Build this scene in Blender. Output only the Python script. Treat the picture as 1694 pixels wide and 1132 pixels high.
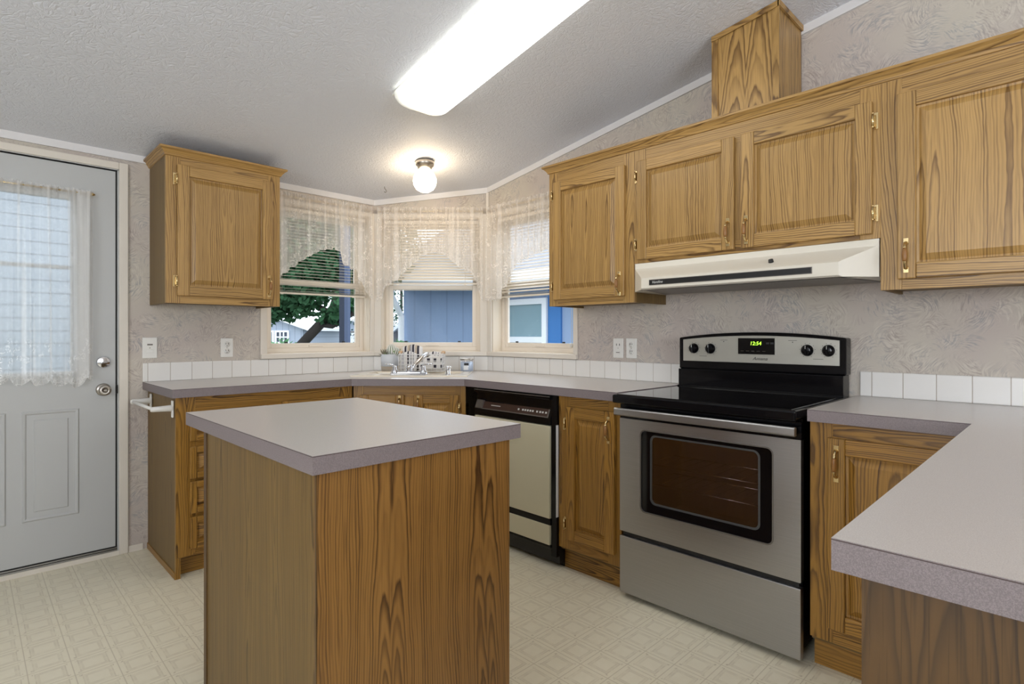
import bpy, bmesh, math, random
from mathutils import Vector, Matrix, noise as mnoise
PI = math.pi
rad = math.radians
SC = bpy.context.scene
COL = SC.collection
for _o in list(bpy.data.objects):
    bpy.data.objects.remove(_o)

# ------------------------------------------------------------------ camera
CAM_H = 1.171
YAW = rad(45.54)
cam = bpy.data.objects.new('camera', bpy.data.cameras.new('camera'))
COL.objects.link(cam)
cam.location = (0, 0, CAM_H)
cam.rotation_euler = (PI/2, 0, YAW - PI/2)
cam.data.sensor_width = 36
cam.data.lens = 924/1694*36
cam.data.shift_y = -11.6/1694
cam.data.clip_start = 0.02
SC.camera = cam

# ------------------------------------------------------------------ world, exposure
SC.view_settings.view_transform = 'Standard'
SC.view_settings.look = 'None'
SC.view_settings.gamma = 1
SC.view_settings.use_curve_mapping = False
SC.view_settings.exposure = 0.0
world = bpy.data.worlds.new('overcast_sky')
SC.world = world
world.use_nodes = True
_bg = world.node_tree.nodes['Background']
_bg.inputs[0].default_value = (0.86, 0.93, 1.0, 1)
_bg.inputs[1].default_value = 3.2

# added fill lamps behind the camera, tilted up so the ceiling bounces light
def area(name, loc, direction, sx, sy, power, color):
    l = bpy.data.lights.new(name, 'AREA')
    l.shape = 'RECTANGLE'; l.size = sx; l.size_y = sy
    l.energy = power; l.color = color
    o = bpy.data.objects.new(name, l); COL.objects.link(o)
    o.location = loc
    o.rotation_euler = Vector(direction).to_track_quat('-Z', 'Z').to_euler()
    return o
FILL_BACK = area('fill_back', (0.1, -3.30, 1.55), (0, 1, 1.3), 2.2, 1.3, 88, (0.95, 0.97, 1.0))
FILL_SIDE = area('fill_side', (-2.80, 0.2, 1.55), (1, 0, 1.3), 2.4, 1.3, 88, (0.95, 0.97, 1.0))

# room measures (metres; camera stands at x=0, y=0)
XR, YL = 2.71, 3.596            # right wall plane, left wall plane
DC = (2.124, 3.596)             # where the diagonal wall leaves the left wall
DR = (2.71, 3.010)              # where it meets the right wall
DLEN = math.hypot(DR[0]-DC[0], DR[1]-DC[1])
X0, Y0 = -3.0, -3.5             # far ends of the room behind the camera
WT = 0.135
CT = 0.914                      # counter height
def ceil_z(y): return 2.145 + 0.155*(YL - y)

# ------------------------------------------------------------------ material helpers
class N:
    def __init__(s, name):
        s.m = bpy.data.materials.new(name); s.m.use_nodes = True
        s.t = s.m.node_tree; s.t.nodes.clear()
        s.out = s.t.nodes.new('ShaderNodeOutputMaterial')
    def put(s, inp, v):
        if v is None: return
        if isinstance(v, bpy.types.NodeSocket): s.t.links.new(v, inp)
        else:
            if isinstance(v, (tuple, list)) and inp.type == 'RGBA' and len(v) == 3: v = (*v, 1)
            inp.default_value = v
    def new(s, typ, **kw):
        n = s.t.nodes.new(typ)
        for k, v in kw.items(): setattr(n, k, v)
        return n
    def math(s, op, a, b=None, c=None, clamp=False):
        n = s.new('ShaderNodeMath', operation=op, use_clamp=clamp)
        s.put(n.inputs[0], a); s.put(n.inputs[1], b)
        if c is not None: s.put(n.inputs[2], c)
        return n.outputs[0]
    def vmath(s, op, a, b=None):
        n = s.new('ShaderNodeVectorMath', operation=op)
        s.put(n.inputs[0], a); s.put(n.inputs[1], b)
        return n.outputs[0]
    def comb(s, x=0., y=0., z=0.):
        n = s.new('ShaderNodeCombineXYZ')
        s.put(n.inputs[0], x); s.put(n.inputs[1], y); s.put(n.inputs[2], z)
        return n.outputs[0]
    def sep(s, v):
        n = s.new('ShaderNodeSeparateXYZ'); s.put(n.inputs[0], v)
        return n.outputs[0], n.outputs[1], n.outputs[2]
    def uv(s, name):
        n = s.new('ShaderNodeUVMap'); n.uv_map = name
        return n.outputs[0]
    def obj(s): return s.new('ShaderNodeTexCoord').outputs['Object']
    def noise(s, vec, scale=5., detail=2., rough=.5, dist=0., out=0):
        n = s.new('ShaderNodeTexNoise')
        s.put(n.inputs['Vector'], vec); s.put(n.inputs['Scale'], scale); s.put(n.inputs['Detail'], detail)
        s.put(n.inputs['Roughness'], rough); s.put(n.inputs['Distortion'], dist)
        return n.outputs[out]
    def voro(s, vec, scale=5., feature='F1', out=0, rnd=1.):
        n = s.new('ShaderNodeTexVoronoi', feature=feature)
        s.put(n.inputs['Vector'], vec); s.put(n.inputs['Scale'], scale); s.put(n.inputs['Randomness'], rnd)
        return n.outputs[out]
    def wave(s, vec, scale=5., dist=0., detail=2., dscale=1.):
        n = s.new('ShaderNodeTexWave')
        s.put(n.inputs['Vector'], vec); s.put(n.inputs['Scale'], scale); s.put(n.inputs['Distortion'], dist)
        s.put(n.inputs['Detail'], detail); s.put(n.inputs['Detail Scale'], dscale)
        return n.outputs['Fac']
    def ramp(s, f, stops, interp='LINEAR'):
        n = s.new('ShaderNodeValToRGB'); s.put(n.inputs[0], f)
        cr = n.color_ramp; cr.interpolation = interp
        while len(cr.elements) < len(stops): cr.elements.new(.5)
        for e, (p, c) in zip(cr.elements, stops):
            e.position = p
            if not isinstance(c, (tuple, list)): c = (c, c, c)
            e.color = (*c, 1)
        return n.outputs[0]
    def mix(s, f, a, b, mode='MIX'):
        n = s.new('ShaderNodeMix', data_type='RGBA', blend_type=mode)
        s.put(n.inputs[0], f); s.put(n.inputs[6], a); s.put(n.inputs[7], b)
        return n.outputs[2]
    def step(s, v, lo, hi):
        n = s.new('ShaderNodeMapRange', interpolation_type='SMOOTHSTEP')
        s.put(n.inputs[0], v); s.put(n.inputs[1], lo); s.put(n.inputs[2], hi)
        return n.outputs[0]
    def bump(s, h, strength=.3, dist=.01):
        n = s.new('ShaderNodeBump'); s.put(n.inputs['Strength'], strength); s.put(n.inputs['Distance'], dist)
        s.put(n.inputs['Height'], h); return n.outputs[0]
    def bsdf(s, col=None, rough=.5, metal=0., normal=None, coat=0., emis=None, estr=0., spec=None, aniso=0.):
        b = s.new('ShaderNodeBsdfPrincipled')
        s.put(b.inputs['Base Color'], col); s.put(b.inputs['Roughness'], rough); s.put(b.inputs['Metallic'], metal)
        if normal is not None: s.put(b.inputs['Normal'], normal)
        if coat: s.put(b.inputs['Coat Weight'], coat); s.put(b.inputs['Coat Roughness'], .1)
        if emis is not None: s.put(b.inputs['Emission Color'], emis); s.put(b.inputs['Emission Strength'], estr)
        if spec is not None: s.put(b.inputs['Specular IOR Level'], spec)
        if aniso: s.put(b.inputs['Anisotropic'], aniso)
        return b.outputs[0]
    def end(s, sh):
        s.t.links.new(sh, s.out.inputs[0]); return s.m

def srgb(r, g, b):
    f = lambda c: (c/255/12.92) if c <= 10 else ((c/255+.055)/1.055)**2.4
    return (f(r), f(g), f(b))
def plain(name, c, rough=.5, metal=0., **k):
    n = N(name); return n.end(n.bsdf(c, rough, metal, **k))

def oak(name, light, mid, dark, strip=.17, freq=140., contrast=1., rough=.38, slope=.048):
    """plain-sawn oak: cathedral growth rings cut by the board, plus open pores"""
    n = N(name)
    u, v, _ = n.sep(n.uv('Grain'))
    r1, r2, _ = n.sep(n.uv('Board'))
    seed = n.math('MULTIPLY', r1, 37.)
    w1 = n.noise(n.comb(n.math('MULTIPLY', u, 4.), n.math('MULTIPLY', v, 1.1), seed), 1., 2., .5)
    w2 = n.noise(n.comb(n.math('MULTIPLY', u, 1.2), n.math('MULTIPLY', v, .9), n.math('ADD', seed, 9.)), 1., 2., .45)
    w3 = n.noise(n.comb(n.math('MULTIPLY', u, 34.), n.math('MULTIPLY', v, 7.5), seed), 1., 2., .5)
    fine = n.noise(n.comb(n.math('MULTIPLY', u, 90.), n.math('MULTIPLY', v, 10.), seed), 1., 2., .5)
    us = n.math('ADD', u, n.math('MULTIPLY', n.math('SUBTRACT', w1, .5), .075))
    pp = n.math('PINGPONG', us, strip)
    U = n.math('SUBTRACT', pp, n.math('MULTIPLY', r2, strip*.9))
    D = n.math('ADD', n.math('MULTIPLY', v, slope), n.math('MULTIPLY', n.math('SUBTRACT', w2, .5), .11))
    D = n.math('ADD', n.math('MULTIPLY', D, D), .00012)
    ring = n.math('SQRT', n.math('ADD', n.math('MULTIPLY', U, U), D))
    rr = n.math('ADD', n.math('MULTIPLY', ring, freq), n.math('ADD', n.math('MULTIPLY', n.math('SUBTRACT', w3, .5), 1.15), n.math('MULTIPLY', n.math('SUBTRACT', fine, .5), .32)))
    t = n.math('FRACT', rr)
    idx = n.math('FLOOR', rr)
    amp = n.noise(n.comb(n.math('MULTIPLY', idx, 1.73), n.math('MULTIPLY', v, .6), seed), 1., 1.)
    amp = n.math('ADD', .25, n.math('MULTIPLY', n.step(amp, .32, .66), .75))
    band = n.ramp(t, [(0., .10), (.30, .0), (.70, .72), (.86, 1.), (1., .10)])
    band = n.math('MULTIPLY', n.math('MULTIPLY', band, amp), contrast)
    lowv = n.noise(n.comb(n.math('MULTIPLY', u, 9.), n.math('MULTIPLY', v, .9), seed), 1., 2., .5)
    pores = n.noise(n.comb(n.math('MULTIPLY', u, 330.), n.math('MULTIPLY', v, 6.), seed), 1., 1., .5)
    pores = n.step(pores, .54, .72)
    c = n.mix(band, n.mix(lowv, light, mid), dark)
    c = n.mix(n.math('MULTIPLY', pores, .36), c, dark)
    tone = n.math('ADD', .92, n.math('MULTIPLY', r2, .16))
    c = n.mix(1., c, n.comb(tone, tone, tone), 'MULTIPLY')
    bmp = n.bump(n.math('SUBTRACT', 1., n.math('MULTIPLY', pores, .6)), .12, .002)
    return n.end(n.bsdf(c, rough, normal=bmp))

M = {}
M['oak'] = oak('honey_oak', srgb(186, 149, 90), srgb(171, 133, 74), srgb(90, 60, 25), strip=.12, freq=135.)
M['oak_base'] = oak('golden_oak', srgb(174, 130, 58), srgb(154, 110, 42), srgb(70, 43, 12), strip=.13, freq=135.)
M['oak_veneer'] = oak('oak_veneer', srgb(156, 114, 58), srgb(136, 95, 44), srgb(66, 40, 14), strip=.15, freq=150., slope=.034)
M['oak_print'] = oak('printed_oak_panel', srgb(132, 106, 58), srgb(114, 88, 46), srgb(64, 44, 18), strip=.2, freq=170., contrast=.85, rough=.5, slope=.03)
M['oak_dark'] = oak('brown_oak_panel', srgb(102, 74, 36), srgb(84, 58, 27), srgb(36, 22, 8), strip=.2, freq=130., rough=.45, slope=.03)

def wallpaper():
    n = N('brushed_wallpaper')
    p = n.obj()
    px, py, pz = n.sep(p)
    p = n.comb(px, 0., pz)                       # fans of brush strokes, each dabbed round its own centre
    wob = n.vmath('MULTIPLY', n.vmath('SUBTRACT', n.noise(p, 9., 1., .5, out=1), (.5, .5, .5)), (.06, .06, .06))
    pw = n.vmath('ADD', p, wob)
    def fans(sc, shift):
        vn = n.new('ShaderNodeTexVoronoi'); vn.inputs['Scale'].default_value = sc
        n.put(vn.inputs['Vector'], n.vmath('ADD', pw, shift))
        loc = n.vmath('SUBTRACT', n.vmath('ADD', pw, shift), n.vmath('SCALE', vn.outputs['Position'], None)) if False else n.vmath('SUBTRACT', n.vmath('ADD', pw, shift), vn.outputs['Position'])
        cr, cg, cb = n.sep(vn.outputs['Color'])
        ang = n.math('MULTIPLY', cr, 6.28)
        off = n.comb(n.math('MULTIPLY', n.math('COSINE', ang), .075), 0., n.math('MULTIPLY', n.math('SINE', ang), .075))
        q = n.vmath('ADD', loc, off)
        qx, qy, qz = n.sep(q)
        r = n.math('SQRT', n.math('ADD', n.math('MULTIPLY', qx, qx), n.math('MULTIPLY', qz, qz)))
        th = n.math('ARCTAN2', qz, qx)
        st = n.noise(n.comb(n.math('MULTIPLY', r, 210.), n.math('MULTIPLY', th, 2.4), n.math('MULTIPLY', cg, 20.)), 1., 2., .55)
        fade = n.math('SUBTRACT', 1., n.step(vn.outputs['Distance'], .34, .80))
        return st, fade, cb
    s1, f1, c1 = fans(12., (0, 0, 0)); s2, f2, c2 = fans(15., (3.3, 0, 1.7))
    m = n.math('MAXIMUM', n.math('MULTIPLY', n.step(s1, .47, .64), n.math('MULTIPLY', f1, n.step(c1, .0, .4))), n.math('MULTIPLY', n.step(s2, .49, .66), n.math('MULTIPLY', f2, n.step(c2, .1, .5))))
    light = n.math('MULTIPLY', n.step(n.math('SUBTRACT', 1., s1), .50, .64), f1)
    st2 = n.noise(p, 160., 2., .6)
    hue = n.noise(p, 5.5, 1., .5)
    tint = n.mix(n.step(hue, .4, .6), srgb(152, 138, 132), srgb(140, 144, 150))
    base = n.mix(n.step(n.noise(p, 2.4, 2.), .35, .65), srgb(198, 190, 177), srgb(192, 181, 173))
    c = n.mix(n.math('MULTIPLY', m, .58), base, tint)
    c = n.mix(n.math('MULTIPLY', light, .34), c, srgb(222, 215, 203))
    return n.end(n.bsdf(c, .7, normal=n.bump(st2, .08, .003)))
M['wallpaper'] = wallpaper()

def ceiling_mat():
    n = N('stomped_ceiling')
    p = n.obj()
    warp = n.noise(p, 9., 2., .5, out=1)
    q = n.vmath('ADD', p, n.vmath('MULTIPLY', n.vmath('SUBTRACT', warp, (.5, .5, .5)), (.12, .12, .12)))
    a = n.voro(q, 40., 'DISTANCE_TO_EDGE')
    b = n.noise(q, 65., 3., .6)
    h = n.math('ADD', n.step(a, .0, .12), n.math('MULTIPLY', n.step(b, .4, .65), .8))
    return n.end(n.bsdf(srgb(222, 224, 231), .62, normal=n.bump(h, .30, .005)))
M['ceiling'] = ceiling_mat()

def vinyl_floor():
    n = N('patterned_vinyl')
    x, y, _ = n.sep(n.obj())
    P_ = .1175
    def cell(c, off):
        a = n.math('FRACT', n.math('DIVIDE', n.math('SUBTRACT', c, off), P_))
        return n.math('ABSOLUTE', n.math('SUBTRACT', a, .5))
    cx, cy = cell(x, .156), cell(y, 1.13)
    d = n.math('MAXIMUM', cx, cy)
    mn = n.math('MINIMUM', cx, cy)
    soft = n.noise(n.obj(), 30., 2., .5)
    def ring(c, w): 
        return n.math('SUBTRACT', 1., n.step(n.math('ABSOLUTE', n.math('SUBTRACT', d, c)), w*.5, w))
    grout = n.step(d, .478, .497)
    r = n.math('MAXIMUM', n.math('MULTIPLY', ring(.345, .022), .75), n.math('MULTIPLY', ring(.27, .035), .55))
    r = n.math('MAXIMUM', r, n.math('MULTIPLY', ring(.31, .03), .35))
    # little flourishes at the corners of each square
    corner = n.math('MULTIPLY', n.step(mn, .30, .36), n.math('SUBTRACT', 1., n.step(d, .40, .43)))
    corner = n.math('MULTIPLY', corner, n.step(n.noise(n.obj(), 130., 1.), .46, .56))
    f = n.math('MAXIMUM', n.math('MULTIPLY', grout, .95), n.math('MULTIPLY', r, n.step(soft, .2, .7)))
    f = n.math('MAXIMUM', f, corner)
    base = n.mix(soft, srgb(230, 222, 196), srgb(238, 231, 208))
    c = n.mix(n.math('MULTIPLY', f, .62), base, srgb(184, 171, 142))
    return n.end(n.bsdf(c, .34, normal=n.bump(n.math('SUBTRACT', 1., f), .06, .002)))
M['floor'] = vinyl_floor()

def laminate(name, a, b, rough):
    n = N(name)
    p = n.obj()
    sp = n.noise(p, 700., 2., .6)
    sp2 = n.voro(p, 900.)
    f = n.math('ADD', n.math('MULTIPLY', n.step(sp, .4, .62), .7), n.math('MULTIPLY', n.step(sp2, .2, .6), .3))
    return n.end(n.bsdf(n.mix(f, a, b), rough))
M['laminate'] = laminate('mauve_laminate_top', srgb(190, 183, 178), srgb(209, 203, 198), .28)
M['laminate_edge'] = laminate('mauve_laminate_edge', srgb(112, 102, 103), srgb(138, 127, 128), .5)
M['seam'] = plain('laminate_seam', srgb(70, 55, 52), .6)

def tiles():
    n = N('white_glazed_tile')
    u, v, _ = n.sep(n.uv('Grain'))
    a = n.math('FRACT', n.math('DIVIDE', u, .1085))
    e = n.math('ABSOLUTE', n.math('SUBTRACT', a, .5))
    g = n.step(e, .482, .493)
    idx = n.math('FLOOR', n.math('DIVIDE', u, .1085))
    tone = n.noise(n.comb(n.math('MULTIPLY', idx, 3.7), 1., 1.), 1., 0.)
    c = n.mix(tone, srgb(222, 219, 214), srgb(236, 234, 230))
    c = n.mix(g, c, srgb(176, 165, 152))
    return n.end(n.bsdf(c, .18, normal=n.bump(n.math('SUBTRACT', 1., g), .4, .002)))
M['tile'] = tiles()

M['white_paint'] = plain('white_door_paint', srgb(187, 188, 187), .45)
M['casing'] = plain('cream_trim_paint', srgb(222, 214, 202), .5)
M['cove'] = plain('white_cove_trim', srgb(222, 220, 220), .5)
M['vinyl_window'] = plain('cream_window_vinyl', srgb(232, 222, 208), .4)
M['jamb'] = plain('almond_jamb', srgb(226, 214, 196), .5)
M['brass'] = plain('polished_brass', srgb(216, 192, 142), .22, 1.)
M['nickel'] = plain('satin_nickel', srgb(178, 172, 164), .3, 1.)
M['chrome'] = plain('chrome', srgb(222, 224, 228), .1, 1.)
M['grip'] = plain('turned_wood_grip', srgb(142, 98, 48), .35)
M['black_gloss'] = plain('black_enamel', (.004, .004, .005), .10, spec=.25)
M['black_glass'] = plain('black_ceramic_glass', (.003, .003, .004), .04, spec=.4)
M['black_matte'] = plain('black_plastic', (.008, .008, .008), .4)
M['rubber'] = plain('dark_rubber', (.015, .014, .013), .7)
M['white_plastic'] = plain('white_plastic', srgb(230, 228, 222), .35)
M['slot'] = plain('dark_slot', (.02, .02, .02), .6)
M['hood_enamel'] = plain('almond_hood_enamel', srgb(222, 216, 202), .3)
M['dw_almond'] = plain('almond_panel', srgb(208, 202, 174), .38)
M['dw_brown'] = plain('brown_control_strip', srgb(58, 36, 28), .3)
M['grey_metal'] = plain('grey_metal_trim', srgb(118, 112, 106), .4, .6)
M['ink'] = plain('black_ink', (.01, .01, .01), .5)
M['legend'] = plain('pale_legend_print', srgb(205, 205, 200), .5)
M['porcelain'] = plain('bone_porcelain', srgb(232, 222, 204), .15)
M['dark_metal'] = plain('dark_grey_trim', srgb(84, 84, 84), .4, .5)
M['aluminium'] = plain('grey_aluminium', srgb(150, 148, 144), .35, .9)

def steel():
    n = N('brushed_stainless')
    x, y, z = n.sep(n.obj())
    br = n.noise(n.comb(n.math('MULTIPLY', x, 3.), n.math('MULTIPLY', y, 3.), n.math('MULTIPLY', z, 260.)), 1., 3., .6)
    sm = n.noise(n.obj(), 4., 2., .5)
    r = n.math('ADD', .26, n.math('MULTIPLY', sm, .12))
    c = n.mix(br, srgb(164, 164, 165), srgb(186, 186, 187))
    return n.end(n.bsdf(c, r, 1., normal=n.bump(br, .04, .001)))
M['steel'] = steel()
M['panel_silver'] = plain('silver_control_panel', srgb(188, 186, 176), .38, .55)

def glass(name, tint=(1, 1, 1), refl=.08, coat=0., rough=.02):
    n = N(name)
    tr = n.new('ShaderNodeBsdfTransparent'); n.put(tr.inputs[0], tint)
    gl = n.new('ShaderNodeBsdfGlossy'); n.put(gl.inputs[1], rough)
    fr = n.new('ShaderNodeFresnel'); n.put(fr.inputs[0], 1.45)
    mx = n.new('ShaderNodeMixShader')
    n.put(mx.inputs[0], n.math('ADD', coat, n.math('MULTIPLY', fr.outputs[0], refl*12), clamp=True))
    n.t.links.new(tr.outputs[0], mx.inputs[1]); n.t.links.new(gl.outputs[0], mx.inputs[2])
    return n.end(mx.outputs[0])
M['glass'] = glass('window_glass', (.97, .985, 1.), .004)
M['oven_glass'] = glass('tinted_oven_glass', (.74, .68, .68), .05, .22, .05)
M['jar_glass'] = glass('jar_glass', (.95, .97, 1.), .0, .10)

def emit(name, c, strength, base=None):
    n = N(name); return n.end(n.bsdf(base or c, .4, emis=c, estr=strength))
def tube_lens():
    n = N('fluorescent_lens')                   # the tubes stop short of the ends of the lens
    x, y, z = n.sep(n.obj())
    f = n.math('SUBTRACT', 1., n.step(n.math('ABSOLUTE', y), .47, .615))
    g = n.math('SUBTRACT', 1., n.step(n.math('ABSOLUTE', x), .105, .146))
    k = n.math('ADD', .35, n.math('MULTIPLY', n.math('MULTIPLY', n.math('MULTIPLY', f, f), n.math('ADD', .25, n.math('MULTIPLY', g, .75))), 6.2))
    return n.end(n.bsdf((.78, .80, .70), .4, emis=(1., .985, .93), estr=k))
M['tube_lens'] = tube_lens()
M['globe'] = emit('lit_globe_glass', (1., .80, .54), 23.0)
M['digit'] = emit('green_clock_digits', (.45, 1., .05), 2.2)

def lace(name, base_alpha, col, motif=1., everywhere=1., pleat=.3, tr_share=.45):
    n = N(name)
    uv = n.uv('Grain')
    u, v, _ = n.sep(uv)
    hem, zone, _ = n.sep(n.uv('Board'))       # hem: 1 along the scalloped edge; zone: 1 in the flowered border above it
    a = n.voro(uv, 26., 'F1', rnd=.85)        # blossoms
    petals = n.math('MULTIPLY', n.math('SUBTRACT', 1., n.step(n.math('ABSOLUTE', n.math('SUBTRACT', a, .34)), .06, .16)), n.step(n.noise(uv, 90., 1.), .4, .6))
    core = n.math('SUBTRACT', 1., n.step(a, .05, .14))
    b = n.voro(uv, 44., 'DISTANCE_TO_EDGE', rnd=.8)
    net = n.math('SUBTRACT', 1., n.step(b, .02, .10))
    where = n.math('MULTIPLY', n.step(n.noise(uv, 7., 1.), .42, .56), n.math('MAXIMUM', everywhere, zone))
    mo = n.math('MULTIPLY', n.math('MAXIMUM', petals, core), n.math('MAXIMUM', where, hem))
    mo = n.math('MAXIMUM', mo, n.math('MULTIPLY', net, n.math('ADD', .12*everywhere, n.math('MULTIPLY', hem, .75))))
    pl = n.step(n.noise(n.comb(n.math('MULTIPLY', u, 21.), n.math('MULTIPLY', v, .35), 2.), 1., 1.), .50, .64)   # gathered pleats are denser
    al = n.math('ADD', n.math('ADD', base_alpha, n.math('MULTIPLY', pl, pleat)), n.math('MULTIPLY', mo, .5*motif), clamp=True)
    al = n.math('MINIMUM', al, .96)
    tr = n.new('ShaderNodeBsdfTransparent')
    df = n.new('ShaderNodeBsdfDiffuse'); n.put(df.inputs[0], col)
    tl = n.new('ShaderNodeBsdfTranslucent'); n.put(tl.inputs[0], col)
    m1 = n.new('ShaderNodeMixShader'); m1.inputs[0].default_value = tr_share
    n.t.links.new(df.outputs[0], m1.inputs[1]); n.t.links.new(tl.outputs[0], m1.inputs[2])
    m2 = n.new('ShaderNodeMixShader'); n.put(m2.inputs[0], al)
    n.t.links.new(tr.outputs[0], m2.inputs[1]); n.t.links.new(m1.outputs[0], m2.inputs[2])
    return n.end(m2.outputs[0])
M['lace'] = lace('ivory_lace', .46, srgb(253, 248, 242), .75)
M['sheer'] = lace('white_sheer_lace', .38, srgb(248, 247, 245), .8, .06, .42)
M['slat'] = plain('ivory_blind_slat', srgb(240, 230, 214), .4)

# outdoors
def siding(name, c1, c2, pitch, vertical, groove=.6):
    n = N(name)
    u, v, _ = n.sep(n.uv('Grain'))
    a = n.math('FRACT', n.math('DIVIDE', u if vertical else v, pitch))
    g = n.math('SUBTRACT', 1., n.step(n.math('ABSOLUTE', n.math('SUBTRACT', a, .5)), .02, .06))
    ns = n.noise(n.comb(n.math('MULTIPLY', u, 40.), n.math('MULTIPLY', v, 3.), 0.), 1., 2.)
    c = n.mix(ns, c1, c2)
    c = n.mix(n.math('MULTIPLY', g, groove), c, tuple(k*.4 for k in c1))
    return n.end(n.bsdf(c, .7))
M['blue_siding'] = siding('blue_grooved_siding', srgb(138, 158, 188), srgb(145, 165, 195), .305, True, .22)
M['blue_trim'] = plain('bright_blue_trim', srgb(56, 116, 180), .6)
M['lap_siding'] = siding('pale_lap_siding', srgb(150, 158, 165), srgb(158, 166, 173), .115, False, .8)
M['house_white'] = siding('white_house_siding', srgb(158, 168, 184), srgb(168, 176, 190), .2, False)
M['house_grey'] = siding('grey_house_siding', srgb(150, 146, 150), srgb(158, 154, 156), .2, False)
def shingles():
    n = N('grey_shingles')
    u, v, _ = n.sep(n.uv('Grain'))
    a = n.math('FRACT', n.math('DIVIDE', v, .14))
    ns = n.noise(n.comb(n.math('MULTIPLY', u, 5.), n.math('MULTIPLY', v, 7.), 0.), 1., 3.)
    c = n.mix(ns, srgb(122, 122, 126), srgb(160, 160, 164))
    c = n.mix(n.math('MULTIPLY', n.step(a, .85, 1.), .5), c, srgb(90, 92, 96))
    return n.end(n.bsdf(c, .9))
M['shingle'] = shingles()
M['gutter'] = plain('white_gutter', srgb(236, 238, 242), .5)
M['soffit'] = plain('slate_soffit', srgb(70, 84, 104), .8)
M['bark'] = plain('dark_bark', srgb(60, 54, 50), .9)
def leaf(name, a, b):
    n = N(name)
    c = n.mix(n.noise(n.obj(), 3.5, 2.), a, b)
    d = n.new('ShaderNodeBsdfDiffuse'); n.put(d.inputs[0], c)
    t = n.new('ShaderNodeBsdfTranslucent'); n.put(t.inputs[0], c)
    m = n.new('ShaderNodeMixShader'); m.inputs[0].default_value = .3
    n.t.links.new(d.outputs[0], m.inputs[1]); n.t.links.new(t.outputs[0], m.inputs[2])
    return n.end(m.outputs[0])
M['leaf'] = leaf('maple_leaf', srgb(40, 76, 50), srgb(84, 122, 88))
M['leaf_dark'] = leaf('dark_leaf', srgb(30, 58, 48), srgb(54, 90, 66))
M['leaf_light'] = leaf('shrub_leaf', srgb(80, 130, 90), srgb(130, 168, 126))
M['lawn'] = plain('ground_gravel', srgb(120, 124, 112), .95)
M['post_blue'] = plain('slate_blue_post', srgb(58, 66, 84), .7)
M['post_pale'] = plain('pale_blue_trim', srgb(92, 106, 136), .7)
M['house_pane'] = plain('house_window_blind', srgb(120, 150, 160), .4)
M['dark_pane'] = plain('dark_window_pane', srgb(52, 60, 76), .25)

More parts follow.
